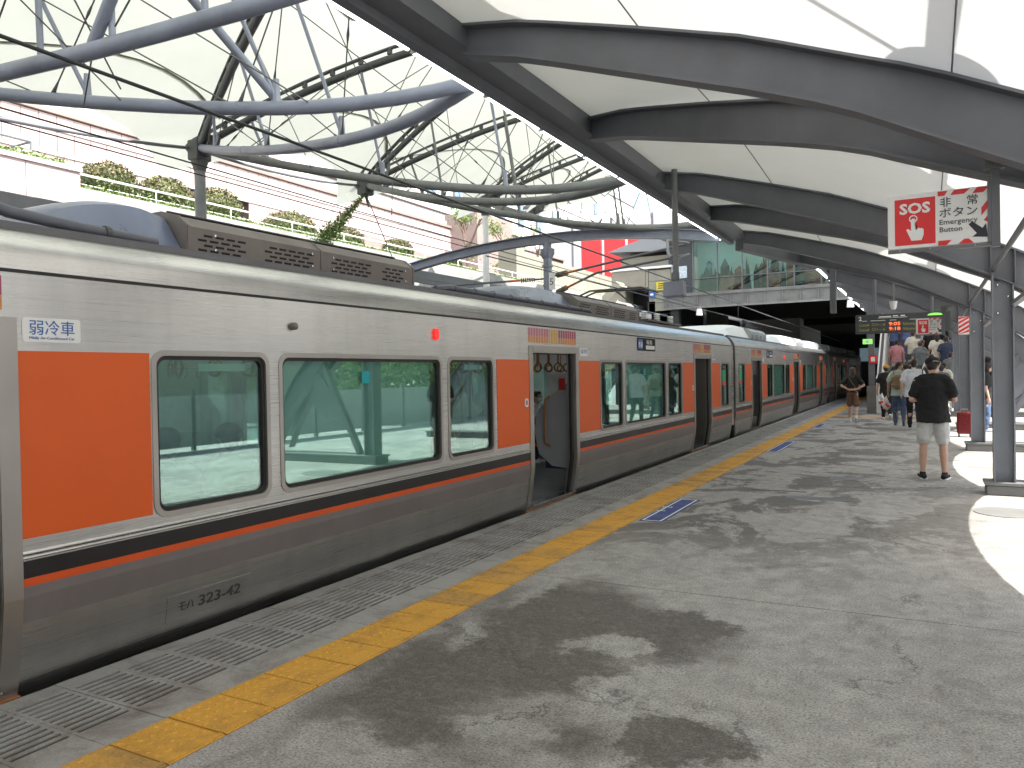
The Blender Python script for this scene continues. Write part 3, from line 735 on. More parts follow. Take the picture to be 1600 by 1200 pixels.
# membrane of the central roof
mem = thing('membrane_roof', 'large cream tensile membrane roof stretched over the tracks', 'membrane roof', (0, 0, 0))
def memz(x, y):
    a = lerp(zl, y) + 0.22; c = lerp(zt, y) + 0.62
    if x < -4.3:
        u = (x + 4.3) / (-11.3 + 4.3); return c - (c - a) * u * u + 0.0
    u = (x + 4.3) / 7.2; return c - (c - a - 0.2) * u * u
def edge(ys, yl):
    for a, b in zip(ys, ys[1:]):
        if a <= yl <= b: return math.sin(PI * (yl - a) / (b - a))
    return 0
ay = [-7, -1.5] + [a[1] for a in AP]
segs = [-7 + i * 0.25 for i in range(int(44 / 0.25) + 1)]
for bi in range(len(ay) - 3):
    ya, yb = ay[bi], ay[bi + 1]; NY = 12; NX = 40; vs = []; fs = []
    for j in range(NY + 1):
        y = ya + (yb - ya) * j / NY - (0.001 if j == NY else 0)
        sc = math.sin(PI * j / NY)
        xl = -12.3 + 1.5 * sc; xr = (2.7 - 0.9 * sc) if ya > 5 else ((-1.3 + 4.0 * max(0, (y - 5.2) / 4.2)) if ya > 3.5 else -1.3)  # right edge pulled in over the near bays to let sun onto the canopy
        for i in range(NX + 1):
            u = i / NX; x = xl + (xr - xl) * u
            sag = 0.16 * sc * math.sin(PI * u)
            vs.append((x, y, memz(x, y) - sag - 0.30 * sc * max(0, 1 - u * 4) + 0.08 * max(0, (x + 3.5)) * 0))
    for j in range(NY):
        for i in range(NX): a = j * (NX + 1) + i; fs.append((a, a + 1, a + NX + 2, a + NX + 1))
    MB().add(vs, fs).build('membrane_sheet', 'membrane', mem, smooth=True)
    sm = MB()
    for ui in (0.12, 0.3, 0.48):
        pts = []
        for j in range(NY + 1):
            i_ = int(ui * NX); p = vs[j * (NX + 1) + i_]; pts.append((p[0], p[1], p[2] - 0.004))
        for p, q in zip(pts, pts[1:]): sm.obox(p, q, 0.07, 0.003)
    sm.build('seam_tape', 'seam', mem)
# outer edge pipe of the central roof carried on short masts over the canopy
op = thing('outer_roof_pipe', 'outer roof pipe with discs, seen only as a shadow on the canopy membrane', 'pipe', (1.34, 5.6, 5.08))
MB().tube([(1.34, -3, 5.12), (1.34, 34, 5.12)], 0.085, 12).build('pipe_run', 'steel_grey', op, smooth=True)
for i in range(5):
    y = 5.6 + 5.65 * i
    MB().tube([(1.34, y, 5.05), (1.34, y, 5.10)], 0.43, 32).build('ring_plate', 'steel_grey', op)
    MB().tube([(1.34, y, 5.1), (1.9, y, 2.6)], 0.05, 10).build('post', 'steel_grey', op)
    MB().tube([(1.34, y, 5.1), (0.45, y - 1.1, 5.6), (-.4, y - 2.2, 6.1)], 0.025, 8).build('stay', 'steel_grey', op)

# round posts under the left feet, stays, ivy
for (ax, ay_, az), zb, nm in ((AP[1], 3.9, 'near round grey post under the left roof node'), (AP[3], 3.9, 'second round grey post beyond the ivy stay')):
    r = thing('round_post', nm, 'post', (ax, ay_, 0.0))
    MB().tube([(ax, ay_, 0), (ax, ay_, az - 0.22)], 0.095, 16).build('shaft', 'pipe_grey' if ay_ < 12 else 'white', r, smooth=True)
    MB().tube([(ax, ay_, az - .42), (ax, ay_, az - .24)], [0.10, 0.15], 16).build('collar', 'chord', r, smooth=True)
bx, by, bz = AP[2]
r = thing('stay_rod', 'thin steel stay running down from the roof node, bare of leaves', 'stay rod', (bx, by, bz))
MB().tube([(bx, by, bz - .2), (bx + 0.1, by + 1.6, 3.4)], 0.012, 6).build('rod', 'rod', r)
MB().tube([(bx, by, bz - .22), (bx + .01, by + .1, bz - .5)], [.05, .014], 8).build('end_fitting', 'chord', r)
def leafcloud(pts, size, name, m_, parent, off=True, squash=1.0):
    vs = []; fs = []
    for p in pts:
        a = random.uniform(0, 2 * PI); b = random.uniform(-1, 1); c = random.uniform(0, 2 * PI)
        d = Vector((math.cos(a) * math.sqrt(1 - b * b), math.sin(a) * math.sqrt(1 - b * b), b)); e = d.orthogonal().normalized()
        e = Matrix.Rotation(c, 3, d) @ e; f_ = d.cross(e); s_ = size * random.uniform(0.6, 1.3)
        o = len(vs); q = Vector(p)
        vs += [q + e * s_, q + f_ * s_ * 0.5, q - e * s_, q - f_ * s_ * 0.5]; fs.append((o, o + 1, o + 2, o + 3))
    return MB().add(vs, fs).build(name, m_, parent, off=off)
iv = thing('ivy_vine', 'bright green ivy climbing a thin stay beside the train roof', 'ivy', (bx - .3, by - 1.5, 3.6))
va, vb = Vector((bx, by, bz - .2)), Vector((bx + 0.2, by - 1.9, 4.3))
MB().tube([va, vb], 0.012, 6).build('stem', 'bark', iv)
pts = []
for i in range(1700):
    t = random.random() ** 0.6; p = va.lerp(vb, t); w = 0.03 + 0.10 * max(0, t - 0.12)
    pts.append(p + Vector((random.gauss(0, w), random.gauss(0, w * .7), random.gauss(0, w))))
leafcloud(pts, 0.035, 'ivy_leaves', 'leaf_bright', iv)['kind'] = 'stuff'

# ================================================================== LEFT SIDE: far canopy beam, terrace, shrubs, building
fc = thing('far_canopy_beam', 'dark edge beam of the opposite platform canopy at the left edge', 'canopy beam', (-11.9, 0, 4.1))
b_ = MB(); b_.box(-12.15, -11.75, -12, 36, 4.18, 4.40); b_.box(-11.85, -11.76, -12, 36, 4.08, 4.178); b_.build('beam', 'steel_dark', fc)
MB().box(-13.0, -12.16, -12, 36, 4.0, 4.05).build('soffit', 'white', fc)
for i in range(10):
    r = copy_tree(tube0); r.location = (-11.98, -3.2 + i * 1.24, 3.98); r['label'] = ('first', 'second', 'third', 'fourth', 'fifth', 'sixth', 'seventh', 'eighth', 'ninth', 'tenth')[i] + ' lit tube light under the opposite canopy beam at the left edge'; r['group'] = 'tube lights under the opposite canopy beam'
tw = MB(); tw.box(-13.6, -13.3, -12, 40, 0, 5.1); struct(tw.build('terrace_wall', 'concrete'))
struct(MB().box(-19.6, -13.61, -12, 40, 0, 5.12).build('terrace', 'soil'))
pb = thing('stone_planter', 'grey stone planter wall with a pale coping at the left edge', 'planter', (-13.2, 5, 4.9))
for i in range(11):
    y0 = 8.3 - (i + 1) * 0.93
    MB().box(-13.4, -13.02, y0 + .005, y0 + .925, 4.5, 5.28).build('stone_panel', 'pale_band' if 0 else 'pink_stone', pb)
MB().box(-13.45, -12.98, -2.0, 8.32, 5.285, 5.36).build('coping', 'pale_band', pb)
# greenery stuff
def hedge(name, x0, x1, y0, y1, z, h, n, m_, label, size=0.035):
    pts = [(random.uniform(x0, x1), random.uniform(y0, y1), z + abs(random.gauss(0, h * .5)) ) for _ in range(n)]
    o = leafcloud(pts, size, name, m_, None); tag(o, label, 'ground cover'); o['kind'] = 'stuff'; return o
hedge('low_hedge', -13.9, -13.1, 3, 8.2, 5.36, 0.16, 6000, 'leaf_bright', 'low bright green hedge on top of the stone planter')
hedge('low_hedge', -14.4, -13.32, 8.4, 26, 5.10, 0.09, 16000, 'leaf_bright', 'low bright green hedge along the terrace edge below the round shrubs')
def shrub(y, z, rx, rz, x=-14.7, label='', m_='leaf'):
    z += .13; rx *= .92
    r = thing('round_shrub', label, 'shrub', (x, y, 5.12), 'clipped round shrubs on the terrace')
    MB().ball((x, y, z), rx * .80, rx * .80, rz * .80, 14, 10).build('inner_foliage', 'leaf', r, smooth=True)
    pts = []; pr = []
    for i in range(4200):
        d = Vector((random.gauss(0, 1), random.gauss(0, 1), random.gauss(0, 1))).normalized(); q = random.uniform(0.8, 1.03)
        bmp_ = 1 + 0.05 * math.sin(d.x * 7 + y) * math.sin(d.z * 6 + d.y * 5)
        p = (x + d.x * rx * q * bmp_, y + d.y * rx * q * bmp_, z + d.z * rz * q * bmp_)
        (pr if d.z > 0.1 and random.random() < 0.6 else pts).append(p)
    leafcloud(pts, 0.035, 'leaf_cover', 'leaf', r)['kind'] = 'stuff'
    leafcloud(pr, 0.035, 'new_growth', 'leaf_red', r)['kind'] = 'stuff'
    MB().tube([(x, y, 5.1), (x, y, z)], 0.05, 6).build('stem', 'bark', r)
shrub(6.9, 5.75, .75, .55, label='clipped shrub cut by the left edge of the picture, above the stone planter')
shrub(9.95, 5.52, .62, .44, label='first rounded shrub right of the stone planter')
shrub(11.25, 5.50, .62, .44, label='rounded shrub just left of the near round post')
shrub(12.6, 5.52, .66, .46, label='rounded shrub directly behind the near round post')
shrub(15.0, 5.42, .78, .42, label='rounded shrub midway between the near post and the ivy')
shrub(17.0, 5.40, .72, .38, label='rounded shrub touching the foot of the ivy')
shrub(19.6, 5.40, .62, .40, label='small rounded shrub right of the ivy')
shrub(22.6, 5.42, .55, .34, label='smallest rounded shrub above the end of the first roof unit')
# handrails
hr = thing('handrail', 'long white handrail running past the round shrubs on the terrace', 'handrail', (-13.9, 8.4, 5.1))
for z in (5.46, 5.28, ): MB().tube([(-13.75, 8.4, z), (-13.75, 30, z)], 0.022 if z > 5.4 else 0.008, 8).build('rail', 'white', hr, smooth=True)
for i in range(12): MB().tube([(-13.75, 8.45 + i * 1.9, 5.1), (-13.75, 8.45 + i * 1.9, 5.46)], 0.014, 6).build('baluster', 'white', hr)
hr = thing('handrail', 'short pale handrail above the stone planter at the left edge', 'handrail', (-14.3, 3, 5.3))
MB().tube([(-14.3, 1, 6.0), (-14.3, 8.2, 6.0), (-15.2, 8.2, 6.0)], 0.025, 8).build('rail', 'steel_grey', hr); MB().tube([(-14.3, 8.2, 5.12), (-14.3, 8.2, 6.0)], 0.025, 8).build('baluster', 'steel_grey', hr)

# pink stone building
fb = thing('pink_building', 'long pink stone clad building with pale bands behind the terrace', 'building', (-20, 0, 5))
def wallcut(x, y0, y1, z0, z1): return MB().box(x - 0.3, x, y0, y1, z0, z1)
FX = -20.0
back = MB(); back.box(FX - 0.5, FX - 0.02, -6, 16.1, 0, 8.62); back.box(FX - .5, FX - .02, 18.6, 24.3, 0, 8.62); back.box(FX - .5, FX - .02, 26.2, 44, 0, 8.62)
back.box(FX - .5, FX - .02, 16.1, 18.6, 7.62, 8.62); back.box(FX - .5, FX - .02, 24.3, 26.2, 7.0, 8.62)
back.box(FX - 2.5, FX - 2.3, 15, 27.5, 0, 8.6); back.box(FX - .5, FX - .02, 16.1, 18.6, 0, 5.6); back.box(FX - .5, FX - .02, 24.3, 26.2, 0, 5.6)
back.build('wall', 'joint', fb)
pw = 0.46
pm_ = {}
cnt = 0
for zi, (z0, z1) in enumerate(((8.31, 8.60), (7.66, 8.19), (6.35, 7.54), (5.1, 6.33))):
    key = 'p%d' % zi; me = MB().box(0, 0.03, 0.010, pw - 0.010, z0 + .006, z1 - .006).mesh('stone_panel', 'pink_stone')
    y = 8.0
    while y < 41.5:
        inhole = (15.9 < y + pw / 2 < 18.65 and zi >= 2) or (24.2 < y + pw / 2 < 26.3 and zi >= 3)
        if not inhole:
            o = link('stone_panel', me, fb, off=False); o.location = (-0.02 + random.uniform(0, .006), y, -5); cnt += 1
        y += pw
MB().box(FX - .02, FX + .05, -6, 44, 8.20, 8.30).build('pale_band', 'pale_band', fb)
MB().box(FX - .02, FX + .05, -6, 44, 7.55, 7.65).build('pale_band', 'pale_band', fb)
MB().box(FX - .5, FX + .09, -6, 44, 8.63, 8.74).build('coping', 'pink_stone_dark', fb)
MB().box(FX - 0.9, FX - .2, -6, 44, 8.745, 9.0).build('parapet', 'pale_band', fb)
MB().box(FX - 1.2, FX - .4, -6, 44, 9.0, 9.12).build('cornice', 'pink_stone_dark', fb)
for (y0, y1, z1) in ((16.1, 18.6, 7.62), (24.3, 26.2, 7.0)): MB().box(FX - 2.2, FX - 1.9, y0 - .5, y1 + .5, 5, z1 + .3).build('recess_panel', 'dark', fb)
# gable corner with small slit windows
MB().box(-20.3, -18.5, 31.0, 34.5, 5, 9.3).build('corner_block', 'pink_stone_dark', fb)
# white tower
tw = thing('white_tower', 'tall white clad building with narrow blue glass windows behind the pink wall', 'building', (-28, 30, 0))
MB().box(-40, -28, -10, 80, 0, 42).build('wall', 'tower_white', tw)
wm = MB().box(0, 0.06, 0, 0.9, 0, 2.2).mesh('window', 'tower_glass')
sm_ = MB().box(0, 0.14, -0.10, 0.0, -0.1, 2.3).mesh('window_jamb', 'steel_grey')
for i in range(18):
    for j in range(5):
        w = link('window', wm, tw, off=False); w.location = (0.02, -14 + i * 3.1, 9.6 + j * 3.6)
        q = link('window_jamb', sm_, w, off=False)
hb = MB()
for j in range(6): hb.box(-27.99, -27.9, -10, 80, 8.7 + j * 3.6, 8.78 + j * 3.6)
hb.build('panel_joint', 'joint', tw)
# retaining wall beige
rw = thing('beige_wall', 'beige panelled retaining wall left of the catenary mast', 'wall', (-14, 30, 0))
MB().box(-14.6, -14.02, 26.9, 36.5, 0, 6.35).build('wall_core', 'joint', rw)
for i in range(6):
    for j in range(5):
        MB().box(-14.0, -13.96, 26.92 + i * 1.6, 26.92 + i * 1.6 + 1.58, 3.9 + j * .5, 4.385 + j * .5).build('wall_panel', 'beige_panel', rw)
MB().box(-14.7, -13.9, 26.2, 26.88, 0, 6.55).build('pier', 'beige_panel', rw)
# dark pink retaining wall on the left below trees
rw2 = thing('sloping_wall', 'dark pink stone wall below the bare young trees', 'wall', (-16, 26, 0))
rw2_ = MB(); rw2_.prism([(18.2, 4), (26.1, 4), (26.1, 5.4), (18.2, 5.9)], 'x', -15.1, -14.8); rw2_.build('wall_face', 'pink_stone_dark', rw2)
for i in range(4): MB().box(-14.79, -14.76, 18.3 + i * 1.95, 18.3 + i * 1.95 + 1.9, 4.0, 5.3).build('wall_panel', 'pink_stone_dark', rw2)
# kiosk
ks = thing('entrance_kiosk', 'small beige lift kiosk with dark doorway under a flat roof', 'kiosk', (-13, 38, 4))
MB().box(-14.5, -12.55, 38, 42, 5.95, 6.85).build('fascia', 'beige_panel', ks)
MB().box(-14.3, -13.9, 38.3, 42, 3.5, 5.94).build('wall', 'beige_panel', ks)
k_ = MB()
for j in range(5): k_.box(-12.52, -11.4, 38.0, 38.3, 4.0 + j * .56, 4.54 + j * .56)
k_.build('wall', 'beige_panel', ks)
MB().box(-13.85, -12.56, 39.4, 39.5, 3.5, 5.9).build('doorway', 'dark', ks)
MB().box(-14.6, -11.3, 37.9, 42, 6.87, 6.98).build('roof', 'white', ks)
sg = thing('yellow_sign', 'small yellow notice with black text on the kiosk wall', 'sign', (-12, 37.9, 6.0))
MB().box(-12.1, -11.45, 37.93, 37.97, 5.75, 6.15).build('board', 'yellow_sign', sg)
t_ = MB()
for j in range(3): t_.box(-12.02, -11.53, 37.92, 37.928, 5.82 + j * .11, 5.87 + j * .11)
t_.build('text_line', 'print_black', sg)
sg = thing('blue_sign', 'small blue notice with white symbol by the kiosk door', 'sign', (-12.4, 37.9, 5.5))
MB().box(-12.48, -12.2, 37.93, 37.97, 5.35, 5.75).build('board', 'print_blue', sg); MB().box(-12.42, -12.26, 37.92, 37.928, 5.5, 5.6).build('symbol', 'print_white', sg)
# red banner building and dark pavilion roof
rb = thing('red_banner', 'three red banner panels with white gaps on the distant facade', 'banner', (-20, 55, 10))
for (a, b) in ((-23.5, -21.9), (-21.6, -20.0), (-19.7, -17.9)): MB().box(a, b, 55, 55.3, 8.9, 11.9 + .0).build('banner_panel', 'print_red', rb)
wb = thing('white_block', 'plain white building behind the red banner', 'building', (-20, 60, 0)); MB().box(-30, -8, 58, 70, 0, 14).build('wall', 'tower_white', wb)
for i in range(6): MB().box(-29 + i * 3.4, -28.85 + i * 3.4, 57.9, 57.99, 0, 14).build('mullion', 'steel_grey', wb)
pv = thing('dark_pavilion', 'dark grey pyramid roofed pavilion left of the glass bridge', 'pavilion', (-15, 50, 7))
v_ = [(-18.2, 47, 9.4), (-11.4, 47, 9.0), (-11.4, 54, 9.0), (-18.2, 54, 9.4), (-14.6, 50, 11.3)]
MB().add(v_, [(0, 1, 4), (1, 2, 4), (2, 3, 4), (3, 0, 4), (3, 2, 1, 0)]).build('roof', 'roof_dark', pv)
MB().box(-17.5, -12, 47.5, 53.5, 4, 9.0).build('wall', 'beige_panel', pv)
# lamp cabinet and small covers around kiosk
cb = thing('sloped_hatch', 'pale sloped hatch box standing above the train roof before the kiosk', 'hatch box', (-13, 34, 5))
c_ = MB(); c_.obox((-13.6, 34, 4.6), (-12.5, 34, 5.7), 1.0, 0.35); c_.build('hatch', 'beige_panel', cb)
MB().box(-14.0, -13.0, 33.4, 34.6, 3.2, 4.7).build('base_box', 'beige_panel', cb)

# bare young trees
def tree(x, y, z0, h, label, seed, leafy):
    rnd = random.Random(seed); r = thing('young_tree', label, 'tree', (x, y, z0), None)
    w = MB(); tips = []
    def br(p, d, L, rad, dep):
        q = p + d * L; mid = p.lerp(q, .5) + Vector((rnd.uniform(-.05, .05), rnd.uniform(-.05, .05), 0)) * L
        w.tube([p, mid, q], [rad, rad * .8, rad * .6], 6); tips.append((q, dep))
        if dep == 0: return
        for _ in range(rnd.choice((2, 3))):
            nd = (d + Vector((rnd.uniform(-.8, .8), rnd.uniform(-.8, .8), rnd.uniform(-.1, .6)))).normalized()
            br(p.lerp(q, rnd.uniform(.6, 1)), nd, L * rnd.uniform(.5, .75), rad * .55, dep - 1)
    br(Vector((x, y, z0)), Vector((0, 0, 1)), h * .5, 0.085, 4)
    w.build('trunk', 'bark', r)
    pts = []
    for q, dep in tips:
        if dep <= 1 and rnd.random() < leafy:
            for _ in range(30): pts.append(q + Vector((rnd.gauss(0, .12), rnd.gauss(0, .12), rnd.gauss(0, .1))))
    for _ in range(int(700 * leafy)):
        a = rnd.uniform(0, 2 * PI); pts.append(Vector((x + math.cos(a) * .5 * rnd.random(), y + .6 * math.sin(a) * rnd.random(), z0 + h * .38 + rnd.gauss(0, .12))))
    leafcloud(pts, .05, 'crown', 'leaf_bright', r)['kind'] = 'stuff'
tree(-15.2, 24.8, 4.9, 3.4, 'taller young tree with sparse leaves behind the arched beam', 3, .25)
tree(-15.4, 27.8, 4.9, 3.2, 'young tree with a few bright leaves beside the beige wall', 5, .5)
tree(-15.6, 31.5, 6.0, 2.6, 'small leafless tree above the beige wall', 9, .05)

# ================================================================== OVERHEAD LINES
wr = thing('messenger_cable', 'thick black overhead cable crossing the whole upper left', 'cable', (-5.5, 0, 3.93))
MB().tube([(-5.5, -10, 4.05), (-5.5, 3, 3.96), (-5.5, 60, 3.52)], 0.016, 8).build('cable_run', 'cable', wr, smooth=True)
MB().tube([(-5.52, 9.5, 3.3), (-5.52, 40, 3.35)], 0.009, 6).build('contact_wire', 'cable', wr)
for y in (7.3, 11.5, 16.5, 21, 26): MB().tube([(-5.5, y, 3.9), (-5.52, y, 3.35 if y > 9 else 3.5)], 0.006, 6).build('dropper', 'rod', wr)
wr = thing('catenary_wire', 'upper of two thin wires over the far track', 'cable', (-10, 0, 5))
MB().tube([(-10, -5, 5.12), (-10, 12, 4.93), (-10, 60, 4.75)], 0.012, 6).build('cable_run', 'cable', wr)
wr = thing('catenary_wire', 'lower of two thin wires over the far track', 'cable', (-10, 0, 4.8))
MB().tube([(-10, -5, 4.9), (-10, 12, 4.80), (-10, 60, 4.5)], 0.010, 6).build('cable_run', 'cable', wr)
ab = thing('arched_beam', 'blue grey arched steel beam spanning the tracks', 'beam', (-7.8, 16.3, 4.5))
ap_ = []
for i in range(25):
    t = i / 24; x = -11.7 + 7.9 * t; ap_.append((x, 16.25, 4.40 + 0.36 * 4 * t * (1 - t)))
q_ = MB()
for dz, w, h in ((0.10, .2, .018), (-0.10, .2, .018), (0, .012, .19)):
    for p, q in zip(ap_, ap_[1:]): q_.obox((p[0], p[1], p[2] + dz), (q[0] + .001, q[1], q[2] + dz), w, h)
q_.build('beam', 'pipe_blue', ab)
ms = thing('catenary_mast', 'blue grey mast hanging from the arched beam with insulated wire arms', 'mast', (-7.8, 16.25, 4.5))
MB().tube([(-7.8, 16.25, 4.66), (-7.8, 16.25, 2.9)], 0.10, 16).build('shaft', 'pipe_blue', ms, smooth=True)
c_ = MB(); c_.tube([(-7.8, 16.25, 4.52), (-7.8, 16.25, 4.40), (-7.8, 16.25, 4.3)], [.17, .17, .12], 16); c_.tube([(-7.8, 16.25, 4.15), (-7.8, 16.25, 4.10)], .13, 16); c_.tube([(-7.8, 16.25, 3.7), (-7.8, 16.25, 3.65)], .12, 16); c_.build('collar', 'pipe_blue', ms, smooth=True)
def arm(a, b, ins, parent):
    a = Vector(a); b = Vector(b); L = (b - a).length; d = (b - a).normalized()
    MB().tube([a, a + d * .25], .02, 8).build('bracket', 'cable', parent)
    c = MB()
    for i in range(7): c.tube([a + d * (.25 + i * .05), a + d * (.27 + i * .05), a + d * (.29 + i * .05)], [.035, .065, .035], 12)
    c.build('insulator', 'insulator', parent, smooth=True)
    MB().tube([a + d * .6, a + d * .95], .026, 10).build('sleeve', 'insul_orange', parent, smooth=True)
    MB().tube([a + d * .95, b], .026, 10).build('arm_tube', 'steel_grey', parent, smooth=True)
m0 = (-7.8, 16.25)
arm((-7.72, 16.2, 3.86), (-4.0, 14.6, 4.05), 1, ms); arm((-7.72, 16.2, 3.42), (-6.3, 15.6, 3.78), 1, ms)
MB().tube([(-6.3, 15.6, 3.78), (-4.0, 14.6, 3.84)], .026, 10).build('arm_tube', 'steel_grey', ms, smooth=True)
arm((-7.88, 16.3, 3.84), (-10.3, 15.2, 3.72), 1, ms); arm((-7.88, 16.3, 3.42), (-9.0, 15.8, 3.62), 1, ms)
MB().tube([(-9.0, 15.8, 3.62), (-10.6, 15.0, 3.40), (-10.7, 14.9, 3.5), (-10.3, 15.2, 3.72)], .024, 10).build('arm_tube', 'steel_grey', ms, smooth=True)
MB().tube([(-8.2, 16.1, 3.45), (-8.9, 15.8, 3.5), (-9.4, 15.5, 3.2)], .018, 8).build('steady_arm', 'cable', ms, smooth=True)
MB().box(-7.70, -7.55, 16.10, 16.13, 3.55, 3.95).build('number_plate', 'print_white', ms)
text('number_plate_digit', '5', 0.22, (-7.685, 16.095, 3.66), (1, 0, 0), (0, 0, 1), 'print_black', ms)
hp = thing('hanging_pole', 'slim grey pole hanging from the canopy rib with wire arms', 'pole', (-3.25, 11.17, 4.5))
MB().tube([(-3.25, 11.13, 4.57), (-3.25, 11.13, 2.92)], .045, 12).build('shaft', 'pipe_grey', hp, smooth=True)
MB().tube([(-3.3, 11.1, 3.28), (-3.5, 11.6, 3.42), (-4.0, 13.2, 3.9), (-4.0, 14.6, 4.05)], .026, 10).build('arm_tube', 'steel_grey', hp, smooth=True)
MB().tube([(-3.3, 11.1, 3.22), (-4.0, 14.6, 3.84)], .02, 10).build('arm_tube', 'steel_grey', hp, smooth=True)
spk = thing('platform_speaker', 'pale grey box speaker on the hanging pole', 'speaker', (-3.25, 11.1, 2.85))
bevel(MB().box(-3.41, -3.11, 11.0, 11.16, 2.70, 2.92).build('cabinet', 'pipe_blue', spk), .012, 2)
MB().tube([(-3.25, 11.1, 2.93), (-3.25, 11.1, 3.05)], .06, 10).build('bracket', 'steel_grey', spk)

# ================================================================== GLASS BRIDGE
br = thing('glass_bridge', 'dark steel footbridge with tall glass panes across the tracks', 'footbridge', (-6, 38, 5))
BY = 38.0
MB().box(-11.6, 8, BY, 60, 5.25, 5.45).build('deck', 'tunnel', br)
bt = MB(); bt.box(-11.7, 8, BY - .15, BY - .02, 5.35, 5.50); bt.box(-11.7, 8, BY - .16, BY - .02, 4.72, 4.82); bt.box(-11.7, 8, BY - .08, BY - .03, 4.822, 5.348); bt.build('fascia_girder', 'plinth', br)
for i in range(24): MB().box(-11.6 + i * .8, -11.57 + i * .8, BY - .15, BY - .081, 4.825, 5.345).build('stiffener', 'plinth', br)
gl_ = thing  # panes and mullions
pane = MB().box(0, 1.14, 0, 0.02, 0, 2.55).mesh('glass_pane', 'glass_bridge')
for i in range(12):
    o = link('glass_pane', pane, br, off=False); o.location = (-10.3 + 6 + i * 1.2 + .03, BY + .3 - 38, 5.55 - 5)
    MB().box(-10.3 + i * 1.2 - .03, -10.3 + i * 1.2 + .03, BY + .25, BY + .36, 5.5, 8.1).build('mullion', 'steel_grey', br)
MB().box(-11.5, 8, BY + .2, BY + .4, 8.11, 8.25).build('head_rail', 'steel_grey', br)
MB().box(-11.8, 8, BY - .4, 60, 8.26, 8.5).build('roof', 'plinth', br)
MB().tube([(-10.3, BY + .2, 6.2), (8, BY + .2, 6.2)], .025, 8).build('guard_rail', 'steel_grey', br)
MB().box(-11.55, -10.36, BY + .25, BY + .33, 5.5, 8.1).build('advert_panel', 'roof_dark', br)
MB().box(-11.4, -10.6, BY + .22, BY + .245, 6.3, 6.9).build('advert_picture', 'poster', br)
t_ = MB()
for z in (6.05, 5.9): t_.box(-11.3, -10.7, BY + .235, BY + .247, z, z + .05)
t_.build('advert_text', 'print_white', br)
# mural behind the glass: generic old-town scene in flat colours
M['skylight'] = mat('lit_skylight', (0.1, 0.15, 0.2), 0.4, emit=((0.3, 0.45, 0.5), 0.12))
M['mural_sky'] = mat('mural_sky', (0.5, 0.64, 0.6), 0.6, 0, 0.06, 0.5)
M['mural_dark'] = mat('mural_dark', (0.05, 0.055, 0.06), 0.6, 0, 0.5, 1.5)
M['mural_brown'] = mat('mural_brown', (0.26, 0.09, 0.06), 0.6, 0, 0.5, 2.5)
M['mural_snow'] = mat('mural_snow', (0.6, 0.66, 0.6), 0.6, 0, 0.2, 2.5)
mu = thing('wall_mural', 'muted green and brown printed backdrop of roofs behind the bridge glass', 'mural', (-6, 39, 5.6))
MB().box(-10.3, 4, 39.2, 39.25, 5.5, 8.1).build('backdrop', 'mural_sky', mu)
rnd = random.Random(4)
mk = MB(); mk2 = MB(); mk3 = MB()
x = -10.2
while x < -4:
    w = rnd.uniform(.18, .55); h = rnd.uniform(.7, 1.35)
    t = MB(); poly = [(x, 5.55), (x + w, 5.55), (x + w, 5.55 + h), (x + w * .5, 5.55 + h + rnd.uniform(.1, .5)), (x, 5.55 + h)]
    rnd.choice((mk, mk2, mk3)).prism(poly, 'y', 39.16 + rnd.uniform(-.02, .02), 39.195); x += w * rnd.uniform(.6, 1.1)
for i in range(16):
    x = rnd.uniform(-10, -5); h = rnd.uniform(.7, 1.3); mk.prism([(x, 5.55), (x + .28, 5.55), (x + .2, 5.9 + h * .5), (x + .14, 6.0 + h), (x + .08, 5.9 + h * .5)], 'y', 39.10, 39.13)
mk.build('printed_roofline', 'mural_dark', mu); mk2.build('printed_roofline', 'mural_brown', mu); mk3.build('printed_roofline', 'mural_snow', mu)
# bridge furniture seen through glass
for i, x in enumerate((-9.1, -6.9, -4.9)):
    o = thing('red_armchair', ('leftmost', 'middle', 'rightmost')[i] + ' of the dark red seats behind the bridge glass', 'seat', (x, 38.7, 5.45))
    MB().box(x, x + .7, 38.5, 38.9, 5.46, 5.8).build('seat', 'mural_brown', o); MB().box(x, x + .7, 38.9, 39.0, 5.8, 6.35).build('backrest', 'mural_brown', o)
sl_ = thing('lamp_post', 'small old fashioned lamp post behind the bridge glass', 'lamp', (-9.6, 38.7, 5.45))
MB().tube([(-9.6, 38.7, 5.45), (-9.6, 38.7, 6.7)], .03, 8).build('post', 'roof_dark', sl_); MB().tube([(-9.6, 38.7, 6.7), (-9.6, 38.7, 6.95)], [.08, .16], 6).build('lantern', 'tower_glass', sl_); MB().tube([(-9.6, 38.7, 6.96), (-9.6, 38.7, 7.12)], [.18, .02], 6).build('lantern_cap', 'roof_dark', sl_)
# tunnel below
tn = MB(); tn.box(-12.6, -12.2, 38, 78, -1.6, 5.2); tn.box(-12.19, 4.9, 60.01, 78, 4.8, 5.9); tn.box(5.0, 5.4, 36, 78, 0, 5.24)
tn.box(-12.19, 4.9, 78, 78.4, -1.6, 5.2); tn.box(-1.2, 4.9, 44, 44.4, 0.0, 5.2)  # end wall and wall behind the stairs, added to keep the tunnel dark
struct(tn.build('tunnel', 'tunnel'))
MB().box(-12.19, -11.0, 38.0, 38.4, -1.6, 4.7).build('abutment', 'tunnel', br)
o = thing('tunnel_rooflight', 'arched glazed opening glimpsed at the far end of the tunnel', 'window', (-5, 76, 2))
MB().box(-5.5, -2.5, 76.8, 76.9, 2.2, 3.4).build('pane', 'skylight', o)
for i in range(4): MB().box(-5.5 + i, -5.44 + i, 76.7, 76.78, 2.2, 3.4).build('mullion', 'white', o)
